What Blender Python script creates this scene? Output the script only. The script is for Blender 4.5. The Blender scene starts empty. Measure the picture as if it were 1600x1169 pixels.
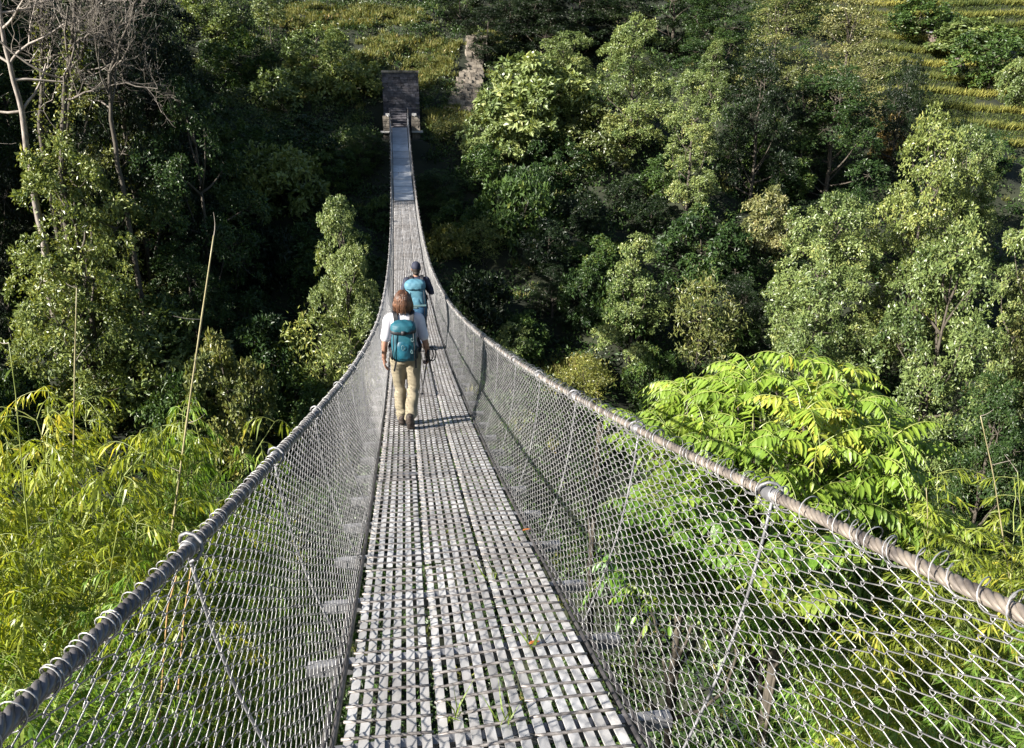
import bpy, bmesh, math, random
import numpy as np
from mathutils import Vector, Matrix

scene = bpy.context.scene
COL = scene.collection
PI = math.pi
rad = math.radians

# ------------------------------------------------------------------ camera model
FPX = 1200.0                       # focal length in photograph pixels (photo 1600 x 1169)
PITCH, YAW = rad(20.0), rad(8.17)
CAM = np.array([-0.213, 0.0, 0.0])
FW = np.array([math.sin(YAW)*math.cos(PITCH), math.cos(YAW)*math.cos(PITCH), -math.sin(PITCH)])
RT = np.array([math.cos(YAW), -math.sin(YAW), 0.0])
UP = np.cross(RT, FW)

def ray(px, py):
    r = FW + RT*(px-800)/FPX + UP*(584.5-py)/FPX
    return r
def at(px, py, Y):
    """world point on the sight line of a photograph pixel, at the distance Y along the bridge"""
    r = ray(px, py)
    return CAM + r*((Y-CAM[1])/r[1])
def proj(p):
    q = np.asarray(p, float)-CAM
    d = q @ FW
    return 800+FPX*(q@RT)/d, 584.5-FPX*(q@UP)/d, d

# ------------------------------------------------------------------ bridge curve
def zd(Y):
    return .0049136*Y*Y - .28996*Y - 1.6236
Y0, Y1 = -2.2, 57.0
HL_Y = [-3, 1, 2, 3, 4.4, 6.1, 8.3, 11.5, 17, 27, 45, 57]
HL_A = [.84, .83, .79, .78, .75, .71, .68, .645, .64, .63, .62, .64]
HR_Y = [-3, 1, 2, 3.3, 5, 8.2, 13.5, 21.8, 32, 45, 57]
HR_A = [.87, .865, .85, .82, .79, .74, .63, .56, .56, .59, .64]
HAND_H = 1.03
def hand(side, Y):
    Y = np.asarray(Y, float)
    a = -np.interp(Y, HL_Y, HL_A) if side < 0 else np.interp(Y, HR_Y, HR_A)
    return np.stack([a, Y, zd(Y)+HAND_H+0*Y], -1)

# ------------------------------------------------------------------ terrain
def hill_noise(X, Y):
    return (.9*np.sin(X*.21+1.3)*np.cos(Y*.17+.4) + .55*np.sin(X*.43+Y*.31+2.1) + .35*np.sin(X*.9-Y*.7+.5)
            + .22*np.sin(X*1.7+Y*1.3) + .16*np.cos(X*2.3-Y*2.9+1.1))
def terrain(X, Y):
    X = np.asarray(X, float); Y = np.asarray(Y, float)
    yc = 22 + .05*X
    far1 = -21.3 + .545*np.maximum(0, Y-yc-1.5)
    far = np.where(Y > 58, -3.1 + .50*(Y-58) + 0*X, far1)
    far = np.minimum(far, far1 + 0*far) if False else far
    near = -1.9 - .83*np.maximum(Y+3, 0)
    z = np.maximum(far, near)
    n = hill_noise(X, Y)
    damp = np.clip((np.abs(X)-1.6)/4, 0, 1)*.85+.15
    damp = np.where((Y > 50) & (Y < 66), damp, 1.0)
    damp = np.where(Y < 2, np.minimum(damp, .25), damp)
    z = z + n*damp
    z = z + .62*np.maximum(0, -25-X)*np.clip((Y-27)/9, 0, 1) - .15*np.clip(X-20, 0, 30)*np.clip((Y-40)/30, 0, 1)*.5
    # bench cut behind the bridge head
    b = np.clip(1-np.abs(X)/2.4, 0, 1)
    z = np.where((Y > 55.5) & (Y < 61.5), z*(1-np.minimum(1, b*3)) + (-3.0)*np.minimum(1, b*3), z)
    return z
def hit(px, py, y_from=6.0):
    """where the sight line of a photograph pixel meets the hillside"""
    r = ray(px, py)
    t = np.linspace(y_from, 170, 6000)/max(r[1], .1)
    P = CAM + t[:, None]*r
    g = P[:, 2]-terrain(P[:, 0], P[:, 1])
    s = np.where(g < 0)[0]
    i = s[0] if len(s) else len(t)-1
    return P[i]

# ------------------------------------------------------------------ mesh collector
def nrm(v):
    return v/np.maximum(np.linalg.norm(v, axis=-1, keepdims=True), 1e-9)
class Geo:
    def __init__(s):
        s.V = []; s.Q = []; s.T = []; s.vq = []; s.vt = []; s.n = 0
    def add(s, v, q=None, t=None, var=None):
        v = np.asarray(v, float).reshape(-1, 3)
        s.V.append(v)
        if q is not None and len(q):
            q = np.asarray(q, int).reshape(-1, 4); s.Q.append(q+s.n)
            s.vq.append(np.full(len(q), .5) if var is None else np.broadcast_to(var, (len(q),)))
        if t is not None and len(t):
            t = np.asarray(t, int).reshape(-1, 3); s.T.append(t+s.n)
            s.vt.append(np.full(len(t), .5) if var is None or np.ndim(var) else np.full(len(t), var))
        s.n += len(v)
    def mesh(s, name, smooth=False):
        V = np.concatenate(s.V) if s.V else np.zeros((0, 3))
        Q = np.concatenate(s.Q) if s.Q else np.zeros((0, 4), int)
        T = np.concatenate(s.T) if s.T else np.zeros((0, 3), int)
        me = bpy.data.meshes.new(name)
        me.vertices.add(len(V)); me.vertices.foreach_set('co', V.astype(np.float32).ravel())
        nl = Q.size+T.size
        me.loops.add(nl); me.polygons.add(len(Q)+len(T))
        me.loops.foreach_set('vertex_index', np.concatenate([Q.ravel(), T.ravel()]).astype(np.int32))
        st = np.concatenate([np.arange(len(Q))*4, Q.size+np.arange(len(T))*3]).astype(np.int32)
        me.polygons.foreach_set('loop_start', st)
        me.polygons.foreach_set('use_smooth', np.full(len(st), smooth))
        me.update(calc_edges=True)
        var = np.concatenate(s.vq+s.vt) if (s.vq or s.vt) else np.zeros(0)
        a = me.attributes.new('var', 'FLOAT', 'FACE'); a.data.foreach_set('value', var.astype(np.float32))
        return me
    # ---- shapes
    def tube(s, pts, r, k=6, cap=True, var=None):
        pts = np.asarray(pts, float); n = len(pts)
        r = np.broadcast_to(np.asarray(r, float), (n,))
        t = nrm(np.gradient(pts, axis=0))
        ref = np.array([0, 0, 1.0]) if abs(t[:, 2].mean()) < .8 else np.array([1.0, 0, 0])
        u = nrm(np.cross(t, ref)); w = np.cross(u, t)
        a = np.arange(k)*2*PI/k
        ring = pts[:, None] + r[:, None, None]*(np.cos(a)[None, :, None]*u[:, None]+np.sin(a)[None, :, None]*w[:, None])
        i = np.arange(n-1)[:, None]*k; j = np.arange(k)[None]; j2 = (j+1) % k
        q = np.stack([i+j, i+j2, i+k+j2, i+k+j], -1).reshape(-1, 4)
        v = ring.reshape(-1, 3); tri = None
        if cap:
            v = np.concatenate([v, pts[:1], pts[-1:]])
            jj = np.arange(k); c0, c1 = n*k, n*k+1; e = (n-1)*k
            tri = np.concatenate([np.stack([jj*0+c0, (jj+1) % k, jj], -1), np.stack([jj*0+c1, e+jj, e+(jj+1) % k], -1)])
        s.add(v, q, tri, var)
    def tubes(s, P, r, k=3, ref=(0, 0, 1.0)):
        """many tubes with the same number of points; P (m, n, 3)"""
        m, n, _ = P.shape
        t = nrm(np.gradient(P, axis=1))
        ref = np.broadcast_to(np.asarray(ref, float), t.shape)
        u = nrm(np.cross(t, ref)); w = np.cross(u, t)
        a = np.arange(k)*2*PI/k
        r = np.broadcast_to(r, (m, n))
        R = P[:, :, None] + r[:, :, None, None]*(np.cos(a)[:, None]*u[:, :, None]+np.sin(a)[:, None]*w[:, :, None])
        b = (np.arange(m)*n*k)[:, None, None]; i = (np.arange(n-1)*k)[None, :, None]; j = np.arange(k)[None, None]; j2 = (j+1) % k
        q = np.stack([b+i+j, b+i+j2, b+i+k+j2, b+i+k+j], -1).reshape(-1, 4)
        s.add(R.reshape(-1, 3), q)
    def box(s, c, h, R=None, var=None):
        c = np.asarray(c, float); h = np.asarray(h, float)
        v = np.array([[x, y, z] for x in (-1, 1) for y in (-1, 1) for z in (-1, 1)], float)*h
        if R is not None: v = v @ np.asarray(R).T
        s.add(v+c, [[0, 1, 3, 2], [4, 6, 7, 5], [0, 4, 5, 1], [2, 3, 7, 6], [0, 2, 6, 4], [1, 5, 7, 3]], None, var)
    def sweep(s, P, w, h, var=None):
        """a flat bar following P (its top face), width w across X, thickness h"""
        P = np.asarray(P, float); n = len(P)
        o = np.array([[-w/2, 0, 0], [w/2, 0, 0], [w/2, 0, -h], [-w/2, 0, -h]])
        v = (P[:, None]+o[None]).reshape(-1, 3)
        i = np.arange(n-1)[:, None]*4; j = np.arange(4)[None]; j2 = (j+1) % 4
        q = np.stack([i+j, i+j2, i+4+j2, i+4+j], -1).reshape(-1, 4)
        e = (n-1)*4
        q = np.concatenate([q, [[3, 2, 1, 0], [e, e+1, e+2, e+3]]])
        s.add(v, q, None, var)
    def ellipsoid(s, c, r, R=None, nu=16, nv=10):
        th = np.linspace(0, PI, nv+1)[1:-1]; ph = np.arange(nu)*2*PI/nu
        v = np.stack([np.sin(th)[:, None]*np.cos(ph), np.sin(th)[:, None]*np.sin(ph), np.cos(th)[:, None]+0*ph], -1).reshape(-1, 3)
        v = np.concatenate([v, [[0, 0, 1], [0, 0, -1]]])*np.asarray(r, float)
        if R is not None: v = v @ np.asarray(R).T
        i = np.arange(nv-2)[:, None]*nu; j = np.arange(nu)[None]; j2 = (j+1) % nu
        q = np.stack([i+j, i+nu+j, i+nu+j2, i+j2], -1).reshape(-1, 4)
        t0 = (nv-1)*nu; jj = np.arange(nu); e = (nv-2)*nu
        t = np.concatenate([np.stack([jj*0+t0, jj, (jj+1) % nu], -1), np.stack([jj*0+t0+1, e+(jj+1) % nu, e+jj], -1)])
        s.add(v+np.asarray(c, float), q, t)
    def loft(s, C, RX, RY, k=18, yaw=0.0, pw=2.0):
        """stacked horizontal rings (superellipse) with centres C, closed at both ends"""
        C = np.asarray(C, float); n = len(C)
        a = np.arange(k)*2*PI/k
        ca, sa = np.cos(a), np.sin(a)
        ca = np.sign(ca)*np.abs(ca)**(2/pw); sa = np.sign(sa)*np.abs(sa)**(2/pw)
        X = np.asarray(RX)[:, None]*ca; Yy = np.asarray(RY)[:, None]*sa
        cy, sy = math.cos(yaw), math.sin(yaw)
        v = np.stack([C[:, None, 0]+X*cy-Yy*sy, C[:, None, 1]+X*sy+Yy*cy, C[:, None, 2]+0*X], -1).reshape(-1, 3)
        v = np.concatenate([v, C[:1], C[-1:]])
        i = np.arange(n-1)[:, None]*k; j = np.arange(k)[None]; j2 = (j+1) % k
        q = np.stack([i+j, i+j2, i+k+j2, i+k+j], -1).reshape(-1, 4)
        jj = np.arange(k); e = (n-1)*k
        t = np.concatenate([np.stack([jj*0+n*k, (jj+1) % k, jj], -1), np.stack([jj*0+n*k+1, e+jj, e+(jj+1) % k], -1)])
        s.add(v, q, t)
    def leaves(s, P, D, N, L, W, var, fold=.22, droop=.12, fine=False):
        D = nrm(D); S = nrm(np.cross(D, N)); N = np.cross(S, D)
        L = np.broadcast_to(L, (len(P),))[:, None]; W = np.broadcast_to(W, (len(P),))[:, None]
        n = len(P); b0 = np.arange(n)
        if not fine:
            l = P + D*L*.45 - S*W*.5 + N*fold*W
            r = P + D*L*.45 + S*W*.5 + N*fold*W
            t = P + D*L - N*droop*L
            v = np.stack([P, r, t, l], 1).reshape(-1, 3)
            q = (b0*4)[:, None]+np.arange(4)
            s.add(v, q, None, var)
        else:
            m1 = P + D*L*.3 - N*droop*L*.12; m2 = P + D*L*.68 - N*droop*L*.5; t = P + D*L - N*droop*L
            l1 = m1 - S*W*.5 + N*fold*W*.5; r1 = m1 + S*W*.5 + N*fold*W*.5
            l2 = m2 - S*W*.36 + N*fold*W*.4; r2 = m2 + S*W*.36 + N*fold*W*.4
            v = np.stack([P, l1, m1, r1, l2, m2, r2, t], 1).reshape(-1, 3)
            o = (b0*8)[:, None]
            q = np.concatenate([o+np.array([a]) for a in ([0, 3, 2, 1], [2, 3, 6, 5], [1, 2, 5, 4], [4, 5, 6, 7])])
            # first and last are kites folded about the midrib
            s.add(v, q, None, np.tile(np.broadcast_to(var, (n,)), 4))

def link(name, me, mat=None, parent=None):
    o = bpy.data.objects.new(name, me); COL.objects.link(o)
    if mat is not None:
        if len(me.materials) == 0: me.materials.append(mat)
    if parent is not None: o.parent = parent
    return o
def empty(name, loc=(0, 0, 0), rz=0.0):
    o = bpy.data.objects.new(name, None); COL.objects.link(o)
    o.location = loc; o.rotation_euler = (0, 0, rz); o.empty_display_size = .3
    return o
def tag(o, label=None, cat=None, group=None, kind=None):
    if label: o['label'] = label
    if cat: o['category'] = cat
    if group: o['group'] = group
    if kind: o['kind'] = kind
    return o

# ------------------------------------------------------------------ materials
def new_mat(name):
    m = bpy.data.materials.new(name); m.use_nodes = True
    nt = m.node_tree; nt.nodes.clear()
    out = nt.nodes.new('ShaderNodeOutputMaterial')
    return m, nt, out
def N(nt, typ, **kw):
    n = nt.nodes.new(typ)
    for k, v in kw.items():
        if k in n.inputs: n.inputs[k].default_value = v
        else: setattr(n, k, v)
    return n
def mix_rgb(nt, fac, a, b, blend='MIX'):
    n = nt.nodes.new('ShaderNodeMix'); n.data_type = 'RGBA'; n.blend_type = blend
    for i, x in ((0, fac), (6, a), (7, b)):
        if hasattr(x, 'is_output') or isinstance(x, bpy.types.NodeSocket): nt.links.new(x, n.inputs[i])
        else: n.inputs[i].default_value = x
    return n.outputs[2]
def c4(c): return (c[0], c[1], c[2], 1.0)

def leaf_mat(name, dark, light, yellow, trans=.3, rough=.45, spec=.35):
    m, nt, out = new_mat(name); L = nt.links.new
    at_ = N(nt, 'ShaderNodeAttribute', attribute_name='var')
    ramp = N(nt, 'ShaderNodeValToRGB')
    e = ramp.color_ramp.elements
    e[0].position = 0.0; e[0].color = c4(dark); e[1].position = .75; e[1].color = c4(light)
    x = e.new(1.0); x.color = c4(yellow)
    L(at_.outputs['Fac'], ramp.inputs[0])
    oi = N(nt, 'ShaderNodeObjectInfo')
    col = mix_rgb(nt, 1.0, ramp.outputs[0], oi.outputs['Color'], 'MULTIPLY')
    p = N(nt, 'ShaderNodeBsdfPrincipled', Roughness=rough)
    p.inputs['Specular IOR Level'].default_value = spec
    L(col, p.inputs['Base Color'])
    tr = N(nt, 'ShaderNodeBsdfTranslucent')
    tcol = mix_rgb(nt, 1.0, col, (1.25, 1.2, .55, 1), 'MULTIPLY')
    L(tcol, tr.inputs['Color'])
    ms = N(nt, 'ShaderNodeMixShader'); ms.inputs[0].default_value = trans
    L(p.outputs[0], ms.inputs[1]); L(tr.outputs[0], ms.inputs[2]); L(ms.outputs[0], out.inputs[0])
    return m
def solid_mat(name, a, b, scale=8.0, rough=.7, metal=0.0, bump=.2, spec=.4, detail=6.0, stretch=(1, 1, 1), usevar=False, coord='Object', stain=None):
    """two-tone noise material"""
    m, nt, out = new_mat(name); L = nt.links.new
    tc = N(nt, 'ShaderNodeTexCoord'); mp = N(nt, 'ShaderNodeMapping'); mp.inputs['Scale'].default_value = stretch
    L(tc.outputs[coord], mp.inputs[0])
    no = N(nt, 'ShaderNodeTexNoise', Scale=scale, Detail=detail, Roughness=.6); L(mp.outputs[0], no.inputs[0])
    rp = N(nt, 'ShaderNodeValToRGB'); rp.color_ramp.elements[0].position = .34; rp.color_ramp.elements[1].position = .66
    rp.color_ramp.elements[0].color = c4(a); rp.color_ramp.elements[1].color = c4(b)
    L(no.outputs[0], rp.inputs[0])
    col = rp.outputs[0]
    if usevar:
        at_ = N(nt, 'ShaderNodeAttribute', attribute_name='var')
        mr = N(nt, 'ShaderNodeMapRange'); mr.inputs[3].default_value = .55; mr.inputs[4].default_value = 1.35
        L(at_.outputs['Fac'], mr.inputs[0])
        cb = N(nt, 'ShaderNodeCombineColor')
        for i in range(3): L(mr.outputs[0], cb.inputs[i])
        col = mix_rgb(nt, 1.0, col, cb.outputs[0], 'MULTIPLY')
    if stain:
        n2 = N(nt, 'ShaderNodeTexNoise', Scale=stain[0], Detail=7.0, Roughness=.7); L(tc.outputs[coord], n2.inputs[0])
        r2 = N(nt, 'ShaderNodeValToRGB'); r2.color_ramp.elements[0].position = .38; r2.color_ramp.elements[1].position = .58
        r2.color_ramp.elements[0].color = c4(stain[1]); r2.color_ramp.elements[1].color = (1, 1, 1, 1)
        L(n2.outputs[0], r2.inputs[0]); col = mix_rgb(nt, 1.0, col, r2.outputs[0], 'MULTIPLY')
    p = N(nt, 'ShaderNodeBsdfPrincipled', Roughness=rough, Metallic=metal)
    p.inputs['Specular IOR Level'].default_value = spec
    L(col, p.inputs['Base Color'])
    if bump:
        bp = N(nt, 'ShaderNodeBump', Strength=bump, Distance=.02); L(no.outputs[0], bp.inputs['Height']); L(bp.outputs[0], p.inputs['Normal'])
    L(p.outputs[0], out.inputs[0])
    return m

M = {}
M['leaf'] = leaf_mat('broad_leaf', (.030, .055, .016), (.118, .158, .052), (.18, .20, .068), trans=.24, rough=.40, spec=.5)
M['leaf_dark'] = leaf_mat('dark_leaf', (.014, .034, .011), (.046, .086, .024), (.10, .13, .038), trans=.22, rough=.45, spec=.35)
M['leaf_pale'] = leaf_mat('pale_leaf', (.07, .11, .045), (.19, .24, .11), (.30, .33, .17), trans=.3, rough=.4, spec=.5)
M['bamboo_leaf'] = leaf_mat('bamboo_leaf', (.045, .095, .014), (.20, .27, .045), (.40, .40, .09), trans=.42, rough=.4, spec=.4)
M['sumac_leaf'] = leaf_mat('sumac_leaf', (.06, .15, .018), (.24, .35, .04), (.50, .46, .07), trans=.42, rough=.4, spec=.4)
M['grass'] = leaf_mat('hill_grass', (.07, .085, .022), (.19, .19, .06), (.36, .28, .13), trans=.3, rough=.6, spec=.2)
M['rice'] = leaf_mat('terrace_grass', (.06, .085, .022), (.20, .20, .045), (.30, .28, .07), trans=.3, rough=.6, spec=.2)
M['bark'] = solid_mat('bark', (.03, .025, .018), (.085, .072, .055), 5, .85, stretch=(6, 6, 1))
M['bark_pale'] = solid_mat('pale_bark', (.10, .08, .065), (.30, .265, .23), 3, .8, stretch=(4, 4, 1))
M['twig'] = solid_mat('twig', (.13, .11, .09), (.34, .30, .26), 3, .8, bump=0)
M['twig_dark'] = solid_mat('dark_twig', (.05, .042, .034), (.17, .15, .125), 3, .85, bump=0)
M['cane'] = solid_mat('cane', (.17, .15, .075), (.30, .265, .15), 4, .45, bump=.05)
M['cane_brown'] = solid_mat('brown_cane', (.22, .12, .05), (.40, .26, .12), 4, .5, bump=.05)
M['culm'] = solid_mat('culm', (.10, .14, .03), (.24, .26, .07), 4, .45, bump=.05)
M['soil'] = solid_mat('hill_soil', (.006, .009, .004), (.018, .022, .009), .55, .95, bump=.6)
M['stone'] = solid_mat('rough_stone', (.085, .072, .058), (.27, .235, .19), 2.2, .9, bump=.5, usevar=True)
M['stone_dark'] = solid_mat('dark_masonry', (.045, .042, .05), (.15, .14, .15), 2.5, .9, bump=.5, usevar=True)
M['concrete'] = solid_mat('concrete', (.30, .29, .28), (.52, .50, .47), 3, .85, bump=.2)
M['deck'] = solid_mat('weathered_galvanised', (.33, .33, .335), (.59, .585, .58), 9, .5, metal=.15, bump=.12, usevar=True, stretch=(1, .25, 1), stain=(1.1, (.66, .63, .60)))
M['sheet'] = solid_mat('galvanised_sheet', (.36, .38, .40), (.52, .54, .56), 2.5, .42, metal=.45, bump=.05, usevar=True)
M['rod'] = solid_mat('rod_steel', (.10, .09, .085), (.26, .24, .225), 20, .55, metal=.4, bump=.2)
M['beam'] = solid_mat('beam_steel', (.11, .11, .115), (.25, .25, .26), 8, .55, metal=.5, bump=.1)
M['wire'] = solid_mat('galvanised_wire', (.16, .16, .165), (.36, .355, .35), 14, .38, metal=.5, bump=0)
M['cable'] = solid_mat('wire_rope', (.07, .06, .055), (.25, .215, .18), 14, .5, metal=.35, bump=.1)
M['cable_dark'] = solid_mat('dark_wire_rope', (.055, .052, .055), (.15, .14, .14), 9, .42, metal=.5, bump=.1)
M['skin'] = solid_mat('skin', (.22, .115, .075), (.28, .15, .105), 12, .5, bump=.02)
M['hair'] = solid_mat('brown_hair', (.028, .013, .008), (.120, .056, .030), 22, .42, bump=.1, usevar=True)
M['hair_dark'] = solid_mat('dark_hair', (.015, .012, .010), (.04, .03, .025), 14, .5, bump=.1)
M['shirt'] = solid_mat('white_cotton', (.40, .39, .43), (.50, .485, .525), 6, .85, bump=.25)
M['khaki'] = solid_mat('khaki_cloth', (.155, .133, .090), (.245, .21, .145), 5, .85, bump=.35)
M['teal'] = solid_mat('teal_nylon', (.003, .045, .068), (.006, .08, .108), 6, .62, bump=.25)
M['teal_dark'] = solid_mat('dark_teal_nylon', (.003, .045, .075), (.006, .075, .11), 6, .5, bump=.2)
M['black'] = solid_mat('black_webbing', (.006, .006, .008), (.018, .018, .022), 10, .6, bump=.1)
M['navy'] = solid_mat('navy_cloth', (.008, .010, .022), (.02, .024, .045), 6, .8, bump=.3)
M['navy_pants'] = solid_mat('slate_trousers', (.012, .02, .04), (.03, .045, .075), 6, .8, bump=.3)
M['paleblue'] = solid_mat('pale_blue_nylon', (.038, .115, .165), (.07, .175, .225), 5, .65, bump=.25)
M['midblue'] = solid_mat('mid_blue_nylon', (.014, .05, .11), (.028, .085, .155), 5, .65, bump=.25)
M['grey'] = solid_mat('grey_print', (.07, .13, .14), (.12, .19, .20), 5, .6, bump=0)
M['shoe'] = solid_mat('dark_boot', (.015, .012, .010), (.05, .035, .028), 10, .7, bump=.2)
M['sole'] = solid_mat('boot_sole', (.02, .018, .016), (.07, .05, .04), 10, .8, bump=.2)
M['alu'] = solid_mat('pole_shaft', (.03, .03, .035), (.10, .10, .11), 6, .35, metal=.6, bump=0)
M['wood'] = solid_mat('old_wood', (.06, .045, .035), (.14, .11, .09), 4, .85, bump=.2)
M['tin'] = solid_mat('dull_tin', (.14, .14, .15), (.28, .28, .30), 4, .5, metal=.4, bump=.1)

# ------------------------------------------------------------------ terrain mesh
def grid_mesh(xs, ys, zf):
    X, Y = np.meshgrid(xs, ys); Z = zf(X, Y)
    v = np.stack([X, Y, Z], -1).reshape(-1, 3)
    nx, ny = len(xs), len(ys)
    i = np.arange(ny-1)[:, None]*nx; j = np.arange(nx-1)[None]
    q = np.stack([i+j, i+j+1, i+nx+j+1, i+nx+j], -1).reshape(-1, 4)
    g = Geo(); g.add(v, q); return g
TX0, TX1, TY0, TY1 = 42.0, 86.0, 58.0, 104.0
def terr_mask(X, Y):
    return (np.clip((X-TX0)/3, 0, 1)*np.clip((TX1-X)/3, 0, 1)*np.clip((Y-TY0)/3, 0, 1)*np.clip((TY1-Y)/3, 0, 1))
xs = np.concatenate([np.arange(-110, -40, 3.0), np.arange(-40, 62, .7), np.arange(62, 190, 3.0)])
ys = np.concatenate([np.arange(-30, 4, 2.0), np.arange(4, 90, .7), np.arange(90, 190, 3.0)])
g = grid_mesh(xs, ys, lambda X, Y: terrain(X, Y)-.9*(terr_mask(X, Y) > .3))
hill = link('hillside_ground', g.mesh('hillside_ground', True), M['soil']); tag(hill, kind='structure')

# terraced fields on the right-hand slope
def terrace_z(X, Y):
    b = terrain(X, Y)-hill_noise(X, Y)*.95
    w = .14*np.sin(X*.25)+.10*np.sin(X*.6+1)
    s = (b+w)/1.35
    f = s-np.floor(s)
    st = np.floor(s)+np.clip((f-.72)/.28, 0, 1)
    return st*1.35-w + .05*np.sin(X*2.1)*np.sin(Y*2.7)
tg = grid_mesh(np.arange(TX0, TX1, .3), np.arange(TY0, TY1, .3), terrace_z)
fld = link('terraced_field', tg.mesh('terraced_field', False), solid_mat('field_soil', (.006, .011, .004), (.020, .024, .008), 1.2, .95, bump=.5))
tag(fld, kind='structure')
rng = np.random.default_rng(11)
n = 300000
gx = rng.uniform(TX0+1, TX1-1, n); gy = rng.uniform(TY0+1, TY1-1, n)
gz = terrace_z(gx, gy)
bt = (terrain(gx, gy)-hill_noise(gx, gy)*.95+.14*np.sin(gx*.25)+.10*np.sin(gx*.6+1))/1.35
fr = bt-np.floor(bt)
tread = (fr < .26+.06*np.sin(gx*.9)) | (fr > .97)
P = np.stack([gx, gy, gz-.03], -1)
D = np.stack([rng.normal(0, .35, n), rng.normal(-.15, .35, n), np.ones(n)], -1)
pat = np.clip(.5+.28*np.sin(gx*.35+1)+.25*np.sin(gy*.9+gx*.2)+rng.normal(0, .18, n), 0, 1)
g = Geo(); g.leaves(P, D, rng.normal(0, 1, (n, 3)), np.where(tread, rng.uniform(.40, .85, n), rng.uniform(.15, .32, n)), rng.uniform(.05, .09, n), np.where(tread, pat, pat*.12), fold=.1, droop=.3)
o = link('field_grass', g.mesh('field_grass'), M['rice']); tag(o, 'yellow green grass growing on the terraced field steps', 'grass', kind='stuff')

# ------------------------------------------------------------------ tree makers (library meshes)
def dome(t): return np.sqrt(np.clip(1-(np.clip(t, 0, 1)*1.0-.30)**2/(.70**2 if t > .3 else .42**2), .02, 1))
def cone(t): return float(np.clip((1-t)**.75*1.05*min(1, .80+t*2.0), .05, 1))
def column(t): return float(np.clip(min(1, .5+t*2.2)*min(1, (1.02-t)*2.6)**.6, .05, 1))
def mound_(t): return float(max(.06, (1-t**1.9)**.62*(.80+.20*min(1, t*4))))
def hump(t): return float(max(.08, (1-t**2.8)**.6*(.72+.28*min(1, t*3))))
def round_(t): return float(math.sqrt(max(.03, 1-(2*t-.95)**2)))
def branch_pts(a, b, rng, sag=.12, n=6):
    a = np.asarray(a, float); b = np.asarray(b, float)
    t = np.linspace(0, 1, n)[:, None]
    L = np.linalg.norm(b-a)
    mid = rng.normal(0, .08*L, 3); mid[2] -= sag*L*.5
    return a+(b-a)*t + mid*np.sin(t*PI)
def make_tree_data(name, seed, H, R, trunk_h, prof, nl, ncl, nleaf, leaf, clr, lw=.5, top=True, thr=.16, stray=.0, limbs_show=1.0):
    rng = np.random.default_rng(seed)
    z0 = trunk_h
    lobes = []
    for i in range(nl):
        t = max(.03, (i+.5)/nl*.90-.02+rng.uniform(-.04, .04))
        ang = i*2.399+rng.uniform(-.5, .5)
        pr = prof(t)
        rr = R*pr*rng.uniform(.42, .80)
        lr = R*rng.uniform(.26, .46)*(.5+.5*pr)
        lobes.append((np.array([rr*math.cos(ang), rr*math.sin(ang), z0+t*H]), lr))
    if top:
        lobes.append((np.array([rng.uniform(-.1, .1)*R, rng.uniform(-.1, .1)*R, z0+H*.9]), R*.26))
    g = Geo(); tr = Geo()
    tz = np.linspace(-1.2, z0+H*.82, 10)
    wob = np.cumsum(rng.normal(0, .05*R*.4, (10, 2)), 0)*np.linspace(0, 1, 10)[:, None]
    tp = np.concatenate([wob, tz[:, None]], 1)
    trr = np.interp(np.arange(10), [0, 1, 9], [thr*1.5, thr, thr*.2])
    tr.tube(tp, trr, 8)
    for c, lr in lobes:
        zb = max(.2, c[2]-abs(rng.normal(.18, .06))*H)
        bx = np.array([np.interp(zb, tz, tp[:, 0]), np.interp(zb, tz, tp[:, 1]), zb])
        tr.tube(branch_pts(bx, c, rng), np.linspace(thr*.45, thr*.12, 6), 5)
        nc = max(5, int(ncl*(lr/R/.4)**1.6))
        d = rng.normal(0, 1, (nc, 3)); d[:, 2] = d[:, 2]*.8+.35; d = nrm(d)
        cc = c+lr*d*rng.uniform(.55, 1.1, (nc, 1))
        for q in cc[::3]:
            tr.tube(branch_pts(c, q, rng, n=4), np.linspace(thr*.14, thr*.04, 4), 3, cap=False)
        rc = clr*rng.uniform(.55, 1.35, nc)
        out = nrm(cc-np.array([0, 0, c[2]-.15*H]))
        a = nrm(d*.6+out*.5+np.array([0, 0, .45]))
        lv = rng.normal(.5, .13, nc)+rng.normal(0, .12)
        k = nleaf
        A = np.repeat(a, k, 0); C = np.repeat(cc, k, 0); RC = np.repeat(rc, k)
        m = len(C)
        d2 = nrm(A*.85+rng.normal(0, .62, (m, 3)))
        u = rng.uniform(.25, 1.0, m)**.6
        st = rng.random(m) < stray
        u = np.where(st, u*1.6, u)
        P = C+d2*(RC*u)[:, None]*np.array([1, 1, .8])
        D = nrm(d2*.55+rng.normal(0, .55, (m, 3))+np.array([0, 0, -.18]))
        NN = nrm(np.repeat(nrm(d+out*.5), k, 0)*.65+A*.35+d2*.15+np.array([0, 0, .12])+rng.normal(0, .36, (m, 3)))
        L = leaf*rng.uniform(.65, 1.35, m)
        g.leaves(P, D, NN, L, L*lw*rng.uniform(.8, 1.2, m), np.clip(np.repeat(lv, k)+rng.normal(0, .16, m), 0, 1))
    return dict(name=name, crown=g.mesh(name+'_crown'), trunk=tr.mesh(name+'_trunk', True), H=H+trunk_h, R=R)

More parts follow.
